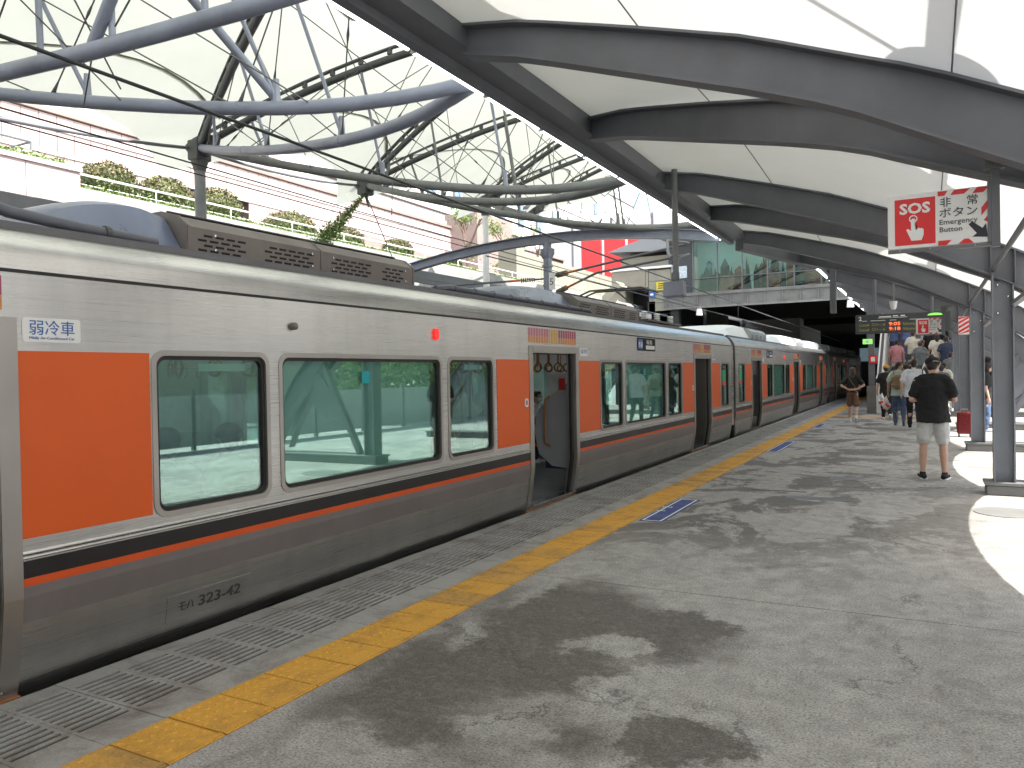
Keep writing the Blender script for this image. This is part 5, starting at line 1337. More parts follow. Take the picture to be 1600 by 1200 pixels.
# ================================================================== SIGNS
def sos_sign(y, x0, x1, z0, z1, label, post=True, slope=0.0):
    r = thing('sos_sign', label, 'sign', ((x0 + x1) / 2, y, z0))
    w = x1 - x0; h = z1 - z0
    bevel(MB().box(x0, x1, y, y + .03, z0, z1).build('board', 'print_white', r), .006)
    yy = y - .002
    rx0, rx1 = x0 + .045 * w / .62, x0 + w * .475; rz0, rz1 = z0 + h * .07, z1 - h * .09
    MB().box(rx0, rx1, yy, y + .001, rz0, rz1).build('red_field', 'print_red', r)
    rw = rx1 - rx0; rh = rz1 - rz0
    text('sign_text', 'SOS', h * .26, (rx0 + rw * .12, yy - .002, rz0 + rh * .68), (1, 0, 0), (0, 0, 1), 'print_white', r, width=rw * .76, bold=.009 * h)
    hd = MB(); cx = rx0 + rw * .46
    pt = [(-.055, .62), (-.055, .36), (-.12, .42), (-.17, .40), (-.10, .24), (-.05, .12), (.19, .12), (.24, .26), (.24, .38), (.19, .42), (.16, .40), (.13, .43), (.09, .40), (.05, .42), (.055, .36), (.055, .62), (.03, .66), (-.03, .66)]
    hd.prism([(cx + px * rw * 1.05, rz0 + (pz - .02) * rh * .88) for px, pz in pt], 'y', yy - .003, yy - .0005)
    n = 18; o_ = [(cx + .105 * rw * math.cos(2 * PI * i / n), rz0 + .56 * rh + .105 * rw * math.sin(2 * PI * i / n)) for i in range(n)]; i_ = [(cx + .075 * rw * math.cos(2 * PI * i / n), rz0 + .56 * rh + .075 * rw * math.sin(2 * PI * i / n)) for i in range(n)]
    vs = [(p[0], yy - .004, p[1]) for p in o_ + i_]; hd.add(vs, [(i, (i + 1) % n, (i + 1) % n + n, i + n) for i in range(n)])
    hd.build('hand_symbol', 'print_white', r)
    qx = x0 + w * .50; qw = x1 - qx
    # hazard stripes, clipped parallelograms along the border
    hz = MB()
    def para(pts): hz.prism([(qx + a * qw, z0 + b * h) for a, b in pts], 'y', yy, y + .001)
    para([(.0, .985), (.19, .985), (.13, .90), (.0, .90)][::-1]); para([(.32, .985), (.62, .985), (.50, .90), (.24, .90)][::-1]); para([(.74, .985), (.97, .985), (.86, .89), (.66, .89)][::-1])
    para([(.82, .62), (.99, .80), (.99, .66), (.82, .48)][::-1]); para([(.86, .40), (.99, .52), (.99, .34)][::-1])
    para([(.0, .10), (.26, .10), (.16, .015), (.0, .015)][::-1]); para([(.38, .015), (.50, .10), (.58, .10), (.68, .015)])
    hz.build('hazard_stripes', 'print_red', r)
    text('sign_text', '非', h * .19, (qx + qw * .03, yy - .001, z0 + h * .71), (1, 0, 0), (0, 0, 1), 'print_black', r, bold=.0)
    text('sign_text', '常', h * .19, (qx + qw * .54, yy - .001, z0 + h * .71), (1, 0, 0), (0, 0, 1), 'print_black', r, bold=.0)
    text('sign_text', 'ボタン', h * .19, (qx + qw * .03, yy - .001, z0 + h * .52), (1, 0, 0), (0, 0, 1), 'print_black', r, width=qw * .72)
    text('sign_text', 'Emergency', h * .13, (qx + qw * .03, yy - .001, z0 + h * .385), (1, 0, 0), (0, 0, 1), 'print_black', r, width=qw * .72)
    text('sign_text', 'Button', h * .13, (qx + qw * .03, yy - .001, z0 + h * .25), (1, 0, 0), (0, 0, 1), 'print_black', r, width=qw * .43)
    ar = MB(); aw = qw * .36; ax = qx + qw * .58; az = z0 + h * .10
    ar.prism([(ax + a * aw, az + b * aw) for a, b in ((.0, .85), (.2, 1.0), (.72, .56), (.9, .82), (1.0, .0), (.2, .08), (.42, .28))], 'y', yy, y + .001); ar.build('arrow', 'print_black', r)
    MB().box(x0, x1, y - .006, y + .036, z0 - .022, z0 - .002).build('lower_channel', 'steel_grey', r)
    sc = MB()
    for t in (.12, .42, .85): sc.ball((x0 + w * t, y - .008, z0 - .012), .006, .004, .006, 6, 4)
    sc.build('screw', 'chrome', r)
    if post:
        MB().box(x1 + .002, x1 + .05, y - .01, y + .04, z0 - .03, z1 + .10).build('post', 'steel_grey', r)
        MB().box(x1 - .02, x1 + .0015, y - .008, y + .035, z0 - .0, z1 + .02).build('hinge_plate', 'steel_grey', r)
        c = MB(); c.prism([(x1 - .04, z1 + .10), (x1 + .08, z1 + .10), (x1 + .10, z1 + .19), (x1 - .02, z1 + .22)], 'y', y - .02, y + .02); c.box(x1 - .05, x1 + .2, y - .05, y + .08, z1 + .2, z1 + .25); c.build('beam_clamp', 'plinth', r)
    return r
s1 = sos_sign(5.95, -0.235, 0.375, 2.41, 2.785, 'large SOS emergency button sign hanging beside the nearest column')
s1.rotation_euler = (0, 0, 0)
s2 = sos_sign(18.0, -0.21, 0.27, 2.27, 2.60, 'smaller SOS emergency button sign in front of the departure board')
# red striped plate near column 3
sp = thing('striped_plate', 'red and white striped hazard plate fixed below the canopy rib', 'sign', (.6, 17.0, 2.2))
MB().box(.51, .685, 16.70, 16.73, 2.19, 2.53).build('plate', 'print_white', sp)
h_ = MB()
for i in range(5):
    z = 2.13 + i * .085
    pts = [(.512, z), (.683, z + .11), (.683, z + .155), (.512, z + .045)]
    pts = [(a, min(2.528, max(2.192, b))) for a, b in pts]; h_.prism(pts, 'y', 16.695, 16.699)
h_.build('red_stripe', 'print_red', sp)
# departure board
bd = thing('departure_board', 'wide dark departure board for platform 2 hanging before the stairs', 'departure board', (-.7, 22, 2.5))
bevel(MB().box(-1.66, .50, 22.0, 22.25, 2.49, 2.98).build('cabinet', 'roof_dark', bd), .01)
text('board_text', '2', .15, (-1.58, 21.995, 2.83), (1, 0, 0), (0, 0, 1), 'print_white', bd, bold=.004)
t_ = MB()
for (a, b, z, h) in ((-1.10, -.82, 2.90, .025), (-.78, -.66, 2.905, .03), (-.60, -.5, 2.905, .03), (-1.12, -.8, 2.875, .012), (-.78, -.45, 2.875, .012), (-1.5, -1.38, 2.81, .012), (-1.3, -.95, 2.81, .012), (-.85, -.7, 2.81, .012), (-.4, -.25, 2.81, .012)): t_.box(a, b, 21.99, 22.0 - .0005, z, z + h)
t_.build('board_lines', 'print_white', bd)
for i, tm_ in enumerate(('9:05', '9:18')):
    z = 2.68 - i * .125
    text('led_time', tm_, .12, (-.87, 21.994, z), (1, 0, 0), (0, 0, 1), 'led_red', bd, width=.26, bold=.001)
    text('led_row', 'Local  ○1---6', .10, (-1.56, 21.994, z), (1, 0, 0), (0, 0, 1), 'led_dim', bd, width=.6)
    text('led_row', 'Sakurajima', .09, (-.55, 21.994, z), (1, 0, 0), (0, 0, 1), 'led_dim', bd, width=.42)
g2 = MB(); g2.prism([(.17 + .17 * math.cos(PI * i / 12), 2.89 + .06 * math.sin(PI * i / 12)) for i in range(13)], 'y', 21.98, 21.999); g2.build('green_badge', 'exit_green', bd)
for x in (-1.2, .1): MB().tube([(x, 22.12, 2.98), (x, 22.12, 3.9)], .04, 8).build('hanger', 'steel_grey', bd)
cm = thing('security_camera', 'small white dome camera hanging above the departure board', 'camera', (-.75, 20.8, 3.1))
MB().tube([(-.72, 20.8, 3.2), (-.72, 20.8, 3.05), (-.72, 20.8, 3.0)], [.09, .07, .04], 12).build('dome', 'white', cm, smooth=True); MB().tube([(-.72, 20.8, 3.2), (-.72, 20.8, 3.7)], .02, 8).build('stem', 'steel_grey', cm)
ex = thing('exit_sign', 'small lit green sign below the left end of the departure board', 'sign', (-1.7, 27, 2.5))
MB().box(-1.83, -1.55, 27, 27.08, 2.36, 2.52).build('face', 'exit_green', ex); MB().box(-1.75, -1.65, 26.99, 26.999, 2.4, 2.48).build('symbol', 'print_white', ex); MB().tube([(-1.7, 27.04, 2.52), (-1.7, 27.04, 4.2)], .015, 6).build('hanger', 'steel_grey', ex)
cl_ = thing('hanging_column', 'grey square column in the dark at the left of the stairs', 'column', (-1.75, 30, 0))
MB().box(-1.86, -1.66, 30, 30.2, .9, 4.2).build('shaft', 'steel_dark', cl_); MB().box(-1.90, -1.6, 29.6, 30.3, 0, .95).build('base_box', 'plinth', cl_)
MB().box(-1.83, -1.58, 29.93, 29.96, 1.75, 2.05).build('red_notice', 'print_red', cl_); MB().box(-1.77, -1.64, 29.92, 29.929, 1.82, 1.98).build('notice_symbol', 'print_white', cl_)
for i, (x, y, z) in enumerate(((-2.1, 21, 4.25), (-.25, 26, 3.7))):
    o = thing('drop_post', ('grey square post dropping from the far edge beam', 'short grey post dropping onto the departure board')[i], 'post', (x, y, z)); MB().box(x - .07 + .0, x + .07, y, y + .14, z - 1.25, z).build('shaft', 'steel_grey', o); MB().box(x - .1, x + .1, y - .03, y + .17, z - .02, z + .01).build('cap_plate', 'steel_grey', o)

# ================================================================== STAIRS
stz = thing('staircase', 'crowded staircase climbing away at the end of the platform', 'stairs', (-.4, 31, 0))
for i in range(20): MB().box(-1.35, .72, 31 + i * .3, 31.3 + i * .3 + .0, 0, .165 * (i + 1)).build('step', 'concrete', stz)
esc = thing('escalator_side', 'bright white inclined escalator side left of the stairs', 'escalator', (-1.5, 30, 0))
MB().prism([(29.6, 0), (37, 0), (37, 5.0), (36.5, 5.0), (30.2, 1.35), (29.6, 1.25)], 'x', -1.60, -1.40).build('side_panel', 'white', esc)
MB().tube([(-1.5, 29.6, 1.30), (-1.5, 30.2, 1.42), (-1.5, 36.5, 5.06)], .045, 8).build('handrail', 'rubber', esc, smooth=True)
# ================================================================== RIGHT SIDE (behind the columns, seen in reflections too)
fn = thing('perimeter_fence', 'grey panel fence along the outer side of the platform', 'fence', (6.5, 10, 0))
pm2 = MB().box(0, .05, 0, 1.9, .1, 1.25).mesh('fence_panel', 'fence_grey'); 
for i in range(24):
    o = link('fence_panel', pm2, fn, off=False); o.location = (0, -22 + i * 2.0, 0)
    MB().box(6.5 - .02, 6.58, -12 + i * 2 - .08, -12 + i * 2 - .01, 0, 1.4).build('fence_post', 'steel_grey', fn)
pts = [(random.uniform(7.5, 10), random.uniform(20, 33), 0) for _ in range(12000)]
pts = [(x, y, random.uniform(1.0, 3.4 + .5 * math.sin(y * .9) + .3 * math.sin(y * 2.3))) for x, y, _ in pts]
hd_ = leafcloud(pts, .11, 'tall_hedge', 'leaf_bright', None); tag(hd_, 'tall green hedge beyond the outer fence, mirrored in the train windows', 'hedge'); hd_['kind'] = 'stuff'
ob = thing('office_block', 'pale office block beyond the hedge on the right, mirrored in the train', 'building', (22, 10, 0))
MB().box(30, 42, -20, 50, 0, 9).build('wall', 'beige_panel', ob)
for i in range(14): MB().box(29.9, 29.99, -18 + i * 4.6, -15.5 + i * 4.6, 3, 7).build('window', 'tower_glass', ob)

# ================================================================== PEOPLE
def remeshed(mb, name, m_, voxel=.012, sm=3, wrinkle=0.0, seed=0):
    me = bpy.data.meshes.new('tmp'); me.from_pydata([tuple(p) for p in mb.v], [], mb.f)
    o = bpy.data.objects.new('tmp', me); S.collection.objects.link(o)
    r_ = o.modifiers.new('r', 'REMESH'); r_.mode = 'VOXEL'; r_.voxel_size = voxel; r_.use_smooth_shade = True
    if sm:
        s_ = o.modifiers.new('s', 'SMOOTH'); s_.iterations = sm; s_.factor = .5
    dg = bpy.context.evaluated_depsgraph_get(); dg.update()
    out = bpy.data.meshes.new_from_object(o.evaluated_get(dg)); bpy.data.objects.remove(o)
    out.name = name; out.materials.clear(); out.materials.append(M[m_])
    out.polygons.foreach_set('use_smooth', [True] * len(out.polygons))
    if wrinkle:
        from mathutils import noise as mn
        no = [v.normal.copy() for v in out.vertices]
        for v, nn in zip(out.vertices, no):
            p = Vector((v.co.x * 9 + seed, v.co.y * 9, v.co.z * 13)); v.co += nn * (mn.noise(p) * wrinkle + mn.noise(p * 2.3) * wrinkle * .4)
    return out
ARMS = {   # per side: elbow, wrist, finger direction (x is outward)
    'down': ((.245, -.01, 1.12), (.27, .05, .875), (.0, .05, -1)),
    'swing': ((.25, -.07, 1.13), (.27, .02, .89), (.0, .2, -1)),
    'hold': ((.262, -.03, 1.12), (.13, .22, 1.13), (-.35, .8, .5)),
    'back': ((.36, -.05, 1.16), (.14, -.17, 1.04), (-.9, -.2, -.1)),
    'lap': ((.23, .05, 1.14), (.10, .27, 1.02), (-.5, .7, -.2)),
}
def person(label, loc, rz=0.0, h=1.72, arms=('down', 'down'), legs='stand', top='c_black', bottom='c_shorts', shorts=True, hair='hair', skin='skin',
           long_hair=False, cap=None, look=0.0, tilt=0.0, shoe='c_white', voxel=.014, wide=1.0, sit=False, mask=False, skirt=False, group=None, hem=.80, sock=None):
    r = thing('person', label, 'person', loc, group)
    r.rotation_euler = (0, 0, rz); k = h / 1.72; r.scale = (k, k, k)
    W = wide
    b = MB()
    hipz = .90 if not sit else .50
    dz = hipz - .90
    # legs
    LG = []
    for s in (-1, 1):
        hp = Vector((s * .095 * W, 0, hipz))
        if sit: kn = Vector((s * .11, .42, .50)); an = Vector((s * .11, .44, .09)); toe = Vector((0, 1, 0))
        elif legs == 'stand': kn = Vector((s * .12, .01, .48)); an = Vector((s * .135, -.02, .085)); toe = Vector((s * .25, 1, 0))
        elif legs == 'walk':
            if s > 0: kn = Vector((s * .10, -.02, .48)); an = Vector((s * .10, -.20, .17)); toe = Vector((0, .75, -.65))
            else: kn = Vector((s * .10, .12, .49)); an = Vector((s * .10, .10, .085)); toe = Vector((0, 1, 0))
        else:   # step: climbing
            if s > 0: kn = Vector((s * .10, .25, .66)); an = Vector((s * .10, .22, .27)); toe = Vector((0, 1, 0))
            else: kn = Vector((s * .10, .03, .48)); an = Vector((s * .10, -.04, .085)); toe = Vector((0, 1, 0))
        LG.append((s, hp, kn, an, toe.normalized()))
        b.cone(hp, kn, .085 * W, .056); b.cone(kn, kn.lerp(an, .35) + Vector((0, -.014, 0)), .053, .057); b.cone(kn.lerp(an, .35) + Vector((0, -.014, 0)), an, .056, .034)
        b.cone(an + Vector((0, -.02, -.03)), an + toe.normalized() * .13 + Vector((0, 0, -.04)), .036, .030)
    sh_z = 1.42 + dz
    # torso
    b.ball((0, 0, hipz + .03), .145 * W, .095, .12, 14, 9); b.cone((-.05, 0, hipz + .05), (-.05, .01, 1.20 + dz), .085, .09, 14); b.cone((.05, 0, hipz + .05), (.05, .01, 1.20 + dz), .085, .09, 14); b.ball((0, .005, 1.27 + dz), .165 * W, .10, .16, 14, 9)
    b.cone((-.13 * W, 0, sh_z - .02), (.13 * W, 0, sh_z - .02), .058, .058); b.cone((0, -.005, sh_z - .02), (0, .02, sh_z + .10), .058, .05)
    # head
    hc = Vector((0, .035 + .05 * tilt, sh_z + .19 - .02 * tilt)); hm = Matrix.Rotation(look, 3, 'Z') @ Matrix.Rotation(-tilt * .5, 3, 'X')
    def hp_(x, y, z): return hc + hm @ Vector((x, y, z))
    hb = MB(); hb.ball((0, 0, 0), .076, .095, .105, 16, 12); hb.ball((0, .03, -.05), .058, .06, .062, 12, 8); hb.cone((0, .088, .0), (0, .104, -.028), .011, .015, 8)
    for s in (-1, 1): hb.ball((s * .078, -.005, -.012), .014, .018, .030, 8, 6)
    hb.ball((0, .084, -.062), .020, .010, .012, 8, 6)
    hb.v = [tuple(hc + hm @ Vector(p)) for p in hb.v]; b.add(hb.v, hb.f)
    # arms
    AR = []
    for s, am in ((-1, arms[0]), (1, arms[1])):
        e, w, fd = ARMS[am]; f = lambda p: Vector((s * p[0] * (W if am != 'hold' else 1), p[1], p[2] + dz))
        shd = Vector((s * .185 * W, -.005, sh_z - .035)); el = f(e); wr_ = f(w); fdv = Vector((s * fd[0], fd[1], fd[2])).normalized()
        AR.append((s, shd, el, wr_, fdv))
        b.cone(shd, el, .052, .040); b.cone(el, wr_, .041, .026)
        palm = wr_ + fdv * .05; side = fdv.cross(Vector((s, 0, 0)))
        if side.length < .1: side = Vector((0, 1, 0))
        side.normalize(); inn = fdv.cross(side).normalized()
        b.cone(wr_, palm + fdv * .03, .026, .032, 8); b.cone(palm + side * .018, palm + side * .018 + fdv * .02, .022, .02, 8); b.cone(palm - side * .018, palm - side * .018 + fdv * .02, .022, .02, 8)
        for i, fl in enumerate((.060, .072, .068, .052)):
            p0 = palm + fdv * .035 + side * (.030 - i * .020); p1 = p0 + fdv * fl * .55 + inn * .006; p2 = p1 + (fdv * .7 + inn * .5 * (-s)).normalized() * fl * .5
            b.cone(p0, p1, .0095, .009, 6); b.cone(p1, p2, .009, .0075, 6)
        t0_ = wr_ + fdv * .03 + side * .028; b.cone(t0_, t0_ + (fdv * .6 + side * .7).normalized() * .05, .012, .009, 6)
    link('body', remeshed(b, 'body', skin, max(.0095, voxel * .8), 2), r, off=False)
    # eyes, brows, mouth
    e_ = MB()
    for s in (-1, 1): e_.ball(hp_(s * .030, .088, .012), .011, .006, .006, 8, 5); e_.box(*[v for v in (hp_(s * .030, .09, .034).x - .016, hp_(s * .030, .09, .034).x + .016, hp_(s * .030, .09, .034).y - .004, hp_(s * .030, .09, .034).y + .003, hp_(s * .03, .09, .034).z - .003, hp_(s * .03, .09, .034).z + .003)])
    e_.build('eyes', 'eye', r, smooth=True, off=False)
    m_ = MB(); m_.ball(hp_(0, .091, -.060), .020, .006, .006, 8, 5); m_.build('mouth', 'lip', r, smooth=True, off=False)
    if mask:
        m_ = MB(); m_.ball(hp_(0, .055, -.052), .062, .058, .05, 12, 8); m_.build('face_mask', 'c_mask', r, smooth=True, off=False)
    # hair
    hr_ = MB()
    if long_hair:
        hr_.ball(hp_(0, -.012, .022), .092, .104, .100, 16, 10); hr_.cone(hp_(0, -.035, -.02), hp_(0, -.06, -.20), .085, .075, 14); hr_.cone(hp_(-.06, -.02, -.02), hp_(-.07, -.02, -.18), .035, .03); hr_.cone(hp_(.06, -.02, -.02), hp_(.07, -.02, -.18), .035, .03)
    else:
        hr_.ball(hp_(0, -.016, .028), .088, .100, .090, 16, 10); hr_.ball(hp_(0, -.045, -.025), .070, .058, .07, 14, 9); hr_.ball(hp_(0, .045, .075), .062, .05, .035, 12, 8)
    hme = remeshed(hr_, 'hair', hair, .009, 1, .010, len(label))
    link('hair', hme, r, off=False)
    if cap:
        c = MB(); c.ball(hp_(0, -.012, .045), .097, .110, .082, 18, 10); cm_ = remeshed(c, 'cap', cap, .009, 2)
        for v in cm_.vertices:
            if v.co.z < hc.z + .015: v.co.z = hc.z + .015
        cp = link('cap', cm_, r, off=False)
        v_ = MB(); n = 10; pts = [hp_(-.075 + .15 * i / n, .085 + .075 * math.sin(PI * i / n), .035 - .012 * abs(i / n - .5) * 2) for i in range(n + 1)]
        v_.add([tuple(p) for p in pts] + [tuple(p + Vector((0, 0, .006))) for p in pts] , [tuple(range(n + 1)), tuple(range(n + 1, 2 * n + 2))[::-1]] + [(i, i + n + 1, i + n + 2, i + 1) for i in range(n)])
        v_.build('cap_brim', cap, r, off=False)
    # top
    t = MB()
    t.cone((-.125 * W, 0, sh_z - .015), (.125 * W, 0, sh_z - .015), .078, .078, 12); t.ball((0, .0, 1.27 + dz), .20 * W, .135, .18, 18, 10)
    hz = max(hem + dz, hipz - .12)
    ringz = [(1.30 + dz, .198 * W, .135), (1.15 + dz, .188 * W, .132), (1.02 + dz, .185 * W, .135), ((hz + 1.02 + dz) / 2, .20 * W, .148), (hz, .215 * W, .165)]
    vs = []; n = 20
    for z, rx, ry in ringz:
        for i in range(n): a = 2 * PI * i / n; vs.append((rx * math.cos(a) * (1 + .02 * math.sin(5 * a + z * 9)), ry * math.sin(a) * (1 + .03 * math.sin(4 * a + z * 7)), z))
    t.add(vs, [tuple(range(n))[::-1], tuple(range(4 * n, 5 * n))] + [(j * n + i, j * n + (i + 1) % n, (j + 1) * n + (i + 1) % n, (j + 1) * n + i) for j in range(4) for i in range(n)])
    t.cone((0, -.01, sh_z - .01), (0, .0, sh_z + .035), .075, .062, 12)
    for s, shd, el, wr_, fd in AR:
        q = shd.lerp(el, .66); t.cone(shd - Vector((s * .02, 0, 0)), q, .074, .076, 12)
    link('shirt', remeshed(t, 'shirt', top, voxel, 2, .012, len(label) * 1.3), r, off=False)
    # bottom
    p = MB()
    p.ball((0, -.005, hipz + .01), .165 * W, .120, .12, 16, 9)
    for s, hp, kn, an, toe in LG:
        if skirt: p.cone(hp, hp.lerp(kn, .45), .118 * W, .115)
        elif shorts: p.cone(hp - Vector((s * .012, 0, .07)), hp.lerp(kn, .78), .100 * W, .098, 14)
        else: p.cone(hp - Vector((s * .012, 0, .06)), kn, .094 * W, .074, 14); p.cone(kn, an + Vector((0, 0, .02)), .075, .055, 14)
    link('trousers' if not shorts else 'shorts', remeshed(p, 'trousers', bottom, voxel, 2, .015, len(label) * 2.1), r, off=False)
    # shoes
    for s, hp, kn, an, toe in LG:
        a = an + Vector((0, 0, -.045)); f = toe
        sh = MB(); sh.cone(a - f * .045 + Vector((0, 0, .0)), a + f * .14 + Vector((0, 0, -.006)), .044, .040, 10); sh.cone(a, an + Vector((0, 0, .0)), .045, .042, 10)
        me = remeshed(sh, 'shoe', shoe, .011, 1); o = link('shoe', me, r, off=False)
        so_ = MB(); q1 = a - f * .07 + Vector((0, 0, -.030)); q2 = a + f * .165 + Vector((0, 0, -.030)); so_.obox(q1, q2, .082, .022, (0, 0, 1)); so_.build('sole', 'c_mask', o, off=False)
        if sock: 
            k_ = MB(); k_.cone(an - Vector((0, 0, .01)), an.lerp(kn, .18), .042, .042, 10); k_.build('sock', sock, r, smooth=True, off=False)
    return r, hc
def backpack(pr, m_, z0=1.02, z1=1.40, logo=None):
    b = MB(); b.cone((-.06, -.19, z0 + .10), (.06, -.19, z0 + .10), .105, .105, 12); b.cone((-.05, -.185, z1 - .08), (.05, -.185, z1 - .08), .09, .09, 12)
    vs = []
    b.box(-.15, .15, -.26, -.13, z0 + .06, z1 - .06); me = remeshed(b, 'backpack', m_, .012, 3, .008, 3)
    return me
def bagmesh(m_):
    b = MB(); b.ball((0, 0, -.26), .11, .075, .13, 12, 9); b.cone((0, 0, -.18), (0, 0, -.02), .075, .018); return remeshed(b, 'plastic_bag', m_, .011, 1, .022, 5)

# --- the man in the foreground
p1, hc1 = person('person in black cap, loose black t-shirt and pale grey shorts, standing with head bowed', (.055, 12.45, 0), h=1.74, arms=('hold', 'hold'),
       top='c_black', bottom='c_shorts', cap='c_black', tilt=.55, shoe='c_black', voxel=.011, wide=1.03, hem=.80, sock=None)
lg = MB()
for i in range(5): lg.obox((.005 + i * .014, -.105 - .003 * 0, hc1.z + .055 + .004 * math.sin(i)), (.02 + i * .014, -.104, hc1.z + .062 + .004 * math.sin(i)), .003, .007)
lg.build('cap_emblem', 'c_mask', p1, off=False)
ph = MB(); ph.box(-.04, .04, .30, .31, 1.17, 1.32); o = thing('smartphone', 'dark smartphone held in front of the person in black cap', 'phone', (.055, 12.45, 0)); ph.build('case', 'print_black', o, off=False)
for s in (-1, 1): 
    a = Vector((s * .135, .02, .045))
# --- woman with hand on back
p2, h2 = person('person with long brown hair, black t-shirt and short brown shorts walking close to the train', (-1.95, 24.6, 0), h=1.62, arms=('back', 'back'), legs='walk', top='c_black', bottom='c_brown', shorts=True, hair='hair_brown', long_hair=True, shoe='c_white', sock='c_mask', wide=.88, hem=.98)
sb = MB(); sb.tube([(-.12, -.09, 1.44), (-.03, -.14, 1.28), (.08, -.145, 1.12), (.17, -.10, 1.0)], .007, 6); sb.build('bag_strap', 'c_khaki', p2, off=False)
# --- man with backpack
p3, h3 = person('person in mint shirt and blue jeans with tan backpack, carrying plastic shopping bags', (-.70, 23.5, 0), h=1.76, arms=('swing', 'down'), legs='walk', top='c_mint', bottom='c_jeans', shorts=False, look=-1.1, shoe='c_grey', skin='skin2')
p3.rotation_euler = (0, 0, 0)
bp_ = tag(link('backpack', backpack(p3, 'c_khaki'), None), 'worn tan backpack on the back of the person in mint shirt', 'backpack'); bp_.location = (-.72, 23.5, 0)
st_ = MB()
for s in (-1, 1): st_.tube([(s * .10, -.16, 1.42), (s * .12, -.05, 1.50), (s * .13, .08, 1.46)], .016, 8)
st_.box(-.10, .10, -.285, -.25, 1.05, 1.18); st_.build('strap_and_pocket', 'c_khaki', bp_, off=False)
bgm = bagmesh('bag_plastic')
for i, (x, y, z, lab) in enumerate(((-1.22, 25.4, .85, 'thin white plastic bag with red contents, leftmost of the carried bags'), (-1.02, 23.45, .83, 'white plastic bag held in the left hand of the person with tan backpack'), (-.42, 23.3, .82, 'white plastic bag with orange contents between the person in mint and the one in white'))):
    o = thing('plastic_bag', lab, 'bag', (x, y, z), 'plastic shopping bags'); link('bag', bgm, o, off=False)
    pk = MB()
    for q in range(5): pk.ball((random.uniform(-.06, .06), -.07 + random.uniform(-.01, .01), -.27 + random.uniform(-.05, .04)), .03, .02, .025, 7, 5)
    pk.build('contents', 'print_red' if i != 2 else 'orange', o, smooth=True, off=False)
# --- man in white shirt
p4, h4 = person('person in loose white t-shirt and black trousers, just left of the black capped person', (-.33, 22.7, 0), h=1.80, arms=('down', 'hold'), legs='walk', top='c_white', bottom='c_black', shorts=False, shoe='c_black', wide=1.08, hem=.76)
tt = thing('tote_bag', 'black shoulder bag hanging from the person in loose white t-shirt', 'bag', (-.1, 22.6, 1.1)); bb = MB(); bb.cone((.05, -.05, 0), (.05, -.05, -.25), .09, .10); link('bag', remeshed(bb, 'bag', 'c_black', .014, 1, .01, 2), tt, off=False); MB().tube([(.0, -.05, .02), (-.03, -.05, .42), (.02, .02, .44)], .014, 6).build('strap', 'c_black', tt, off=False)
# --- yellow cap
person('person in mustard cap and black printed t-shirt, beside the foot of the escalator', (-1.13, 26.2, 0), h=1.68, arms=('down', 'down'), legs='walk', top='c_black', bottom='c_black', shorts=False, cap='c_mustard', shoe='c_white', wide=1.0)
# --- black sleeve person partly behind black capped man
person('person in black long top with dark bag, half hidden behind the black capped person', (.12, 21.0, 0), h=1.66, arms=('hold', 'down'), legs='walk', top='c_black', bottom='c_black', shorts=False)
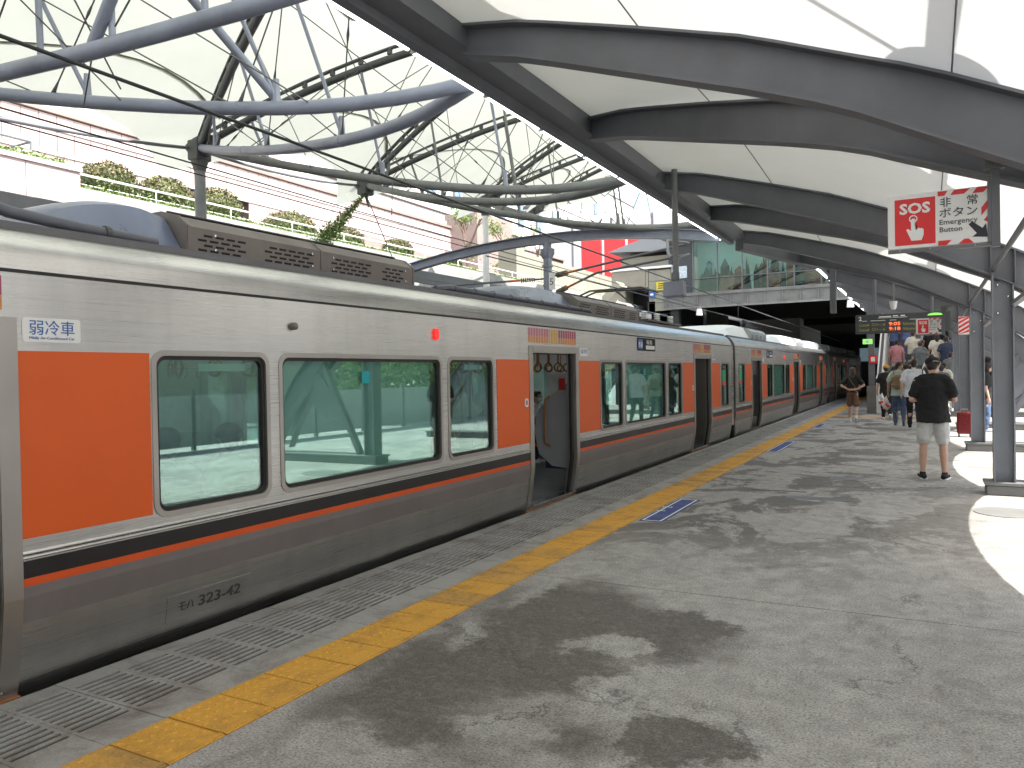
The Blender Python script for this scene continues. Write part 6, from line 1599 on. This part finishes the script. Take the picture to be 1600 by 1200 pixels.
# --- crowd before and on the stairs: (x, y, z, h, top, bottom, kind, label)
def stair_z(y): return 0 if y < 31 else .165 * (int((y - 31) / .3) + 1)
crowd = [
 (-.62, 27.2, 1.66, 'c_black', 'c_navy', dict(cap='c_black', look=.8), 'person in black cap and dark shirt directly ahead of the person with tan backpack'),
 (-.05, 27.0, 1.62, 'c_black', 'c_navy', dict(long_hair=True), 'person with long black hair and black top ahead of the white t-shirt'),
 (-1.02, 28.6, 1.64, 'c_black', 'c_grey', dict(long_hair=True), 'person with black hair in the shade at the stair foot, by the escalator'),
 (.38, 28.2, 1.64, 'c_grey', 'c_navy', {}, 'person in dark grey top at the right side of the stair foot'),
 (.10, 31.5, 1.72, 'c_white', 'c_navy', {}, 'person in bluish white t-shirt on the lower stairs'),
 (.48, 30.4, 1.74, 'c_cream', 'c_cream', {}, 'person in cream t-shirt with black cross body bag at the right of the stairs'),
 (-.55, 31.2, 1.68, 'c_black', 'c_navy', dict(cap='c_grey'), 'person in grey cap and black shirt on the lower stairs'),
 (-.95, 31.0, 1.64, 'c_grey', 'c_brown', dict(hair='hair_brown'), 'person in grey and white top with brown hair on the lowest stair at left'),
 (-.25, 32.4, 1.74, 'c_grey', 'c_grey', dict(hair='hair_brown'), 'person in slate grey t-shirt in the middle of the stairs'),
 (-1.05, 32.6, 1.66, 'c_pink', 'c_cream', dict(mask=False), 'person in pink patterned top high on the left of the stairs'),
 (.30, 33.0, 1.68, 'c_cream', 'c_cream', dict(long_hair=True), 'person in pale cream top on the middle stairs at right'),
 (.60, 32.8, 1.72, 'c_navy', 'c_black', {}, 'person in navy printed t-shirt high on the right of the stairs'),
 (-.70, 34.0, 1.76, 'c_blue', 'c_blue', {}, 'person in blue shirt near the top of the stairs at left'),
 (-1.15, 34.2, 1.72, 'c_blue', 'c_navy', {}, 'person in dark blue shirt near the top of the stairs beside the escalator'),
 (-.20, 34.2, 1.74, 'c_white', 'c_black', dict(long_hair=True), 'person with long black hair and white top near the top of the stairs'),
 (.35, 34.6, 1.70, 'c_teal', 'c_black', {}, 'person in teal top in the shade near the stair top'),
 (-.40, 30.2, 1.62, 'c_black', 'c_black', dict(long_hair=True), 'person with black hair and black clothes just before the first stair'),
 (.70, 31.8, 1.60, 'c_grey', 'c_navy', {}, 'person in dark grey at the far right of the lower stairs, partly behind a column'),
 (-.85, 29.9, 1.60, 'c_black', 'c_navy', dict(cap='c_black'), 'person in black cap at the stair foot beside the escalator'),
 (.12, 33.6, 1.70, 'c_black', 'c_black', {}, 'person in black in the shade on the upper middle of the stairs'),
 (-.50, 33.2, 1.66, 'c_cream', 'c_grey', dict(hair='hair_brown'), 'person in cream top with brown hair on the upper stairs'),
 (.62, 34.0, 1.70, 'c_black', 'c_black', {}, 'person in black near the stair top at the right'),
 (-.05, 35.5, 1.72, 'c_white', 'c_navy', {}, 'person in white near the very top of the stairs'),
 (-.95, 35.6, 1.72, 'c_cream', 'c_navy', {}, 'person in cream near the very top of the stairs at left'),
 (.05, 29.4, 1.60, 'c_black', 'c_black', {}, 'person in black between the stair foot and the white t-shirts'),
]
for i, (x, y, h, tp_, bt_, kw, lab) in enumerate(crowd):
    person(lab, (x, y, stair_z(y)), rz=random.uniform(-.15, .15), h=h, arms=random.choice((('down', 'down'), ('hold', 'down'), ('down', 'hold'))), legs='walk' if y < 31 else 'step', top=tp_, bottom=bt_, shorts=False, voxel=.022, group=None, skin=random.choice(('skin', 'skin2')), **kw)
o = thing('cross_body_bag', 'small black bag with diagonal strap on the person in cream t-shirt', 'bag', (.48, 30.4, 0)); MB().tube([(-.14, -.15, 1.45), (.16, -.165, 1.08)], .016, 6).build('strap', 'c_black', o, off=False); bb = MB(); bb.cone((.08, -.17, 1.05), (.2, -.15, 1.02), .07, .07); link('bag', remeshed(bb, 'bag', 'c_black', .014, 1), o, off=False)
# --- right of the columns
person('person with short black hair standing behind the second and third columns', (1.36, 23.3, 0), rz=R(15), h=1.84, top='c_black', bottom='c_black', shorts=False, arms=('down', 'down'))
person('person with tied black hair, black top and blue grey jeans between the two nearest columns', (1.24, 21.8, 0), rz=R(-95), h=1.66, top='c_black', bottom='c_jeans', shorts=False, long_hair=True, arms=('hold', 'down'))
person('person in navy printed top and dark cap at the right edge of the picture', (2.75, 25.5, 0), rz=R(60), h=1.80, top='c_navy', bottom='c_jeans', shorts=False, arms=('hold', 'hold'), cap='c_navy')
sc_ = thing('suitcase', 'dark red hard shell suitcase standing by the third column', 'suitcase', (.72, 20.1, 0))
m_ = MB(); m_.box(.56, .86, 20.0, 20.22, .07, .56); o = m_.build('shell', 'suit_red', sc_); bevel(o, .035, 3)
rb_ = MB()
for i in range(6): rb_.box(.60 + i * .042, .612 + i * .042, 19.985, 19.999, .12, .52)
rb_.build('shell_rib', 'suit_red', sc_)
for x in (.60, .82):
    for y in (20.03, 20.19): MB().tube([(x - .015, y, .03), (x + .015, y, .03)], .03, 10).build('wheel', 'rubber', sc_)
MB().tube([(.64, 20.2, .56), (.64, 20.2, .62), (.78, 20.2, .62), (.78, 20.2, .56)], .01, 6).build('handle', 'chrome', sc_)
# --- passengers seated in the train
def seated(x, y, rz, lab, **kw):
    return person(lab, (x, y, .035 - .035), rz=rz, h=1.66, sit=True, arms=('lap', 'lap'), shorts=False, voxel=.016, **kw)
seated(-6.62, 13.15, R(-90), 'passenger in white shirt and face mask seated beyond the open door', top='c_white', bottom='c_jeans', mask=True)
seated(-6.62, 14.35, R(-90), 'dark haired passenger in black seated beside the grey partition', top='c_black', bottom='c_black', mask=True)
seated(-6.62, 12.2, R(-90), 'passenger in pink seated deeper inside the nearest carriage', top='c_pink', bottom='c_navy', long_hair=True)
seated(-4.52, 3.45, R(90), 'passenger seen from behind at the left of the first window', top='c_navy', bottom='c_navy', cap='c_navy')
seated(-4.52, 3.98, R(90), 'passenger seen from behind at the right of the first window', top='c_cream', bottom='c_navy', cap='c_navy')
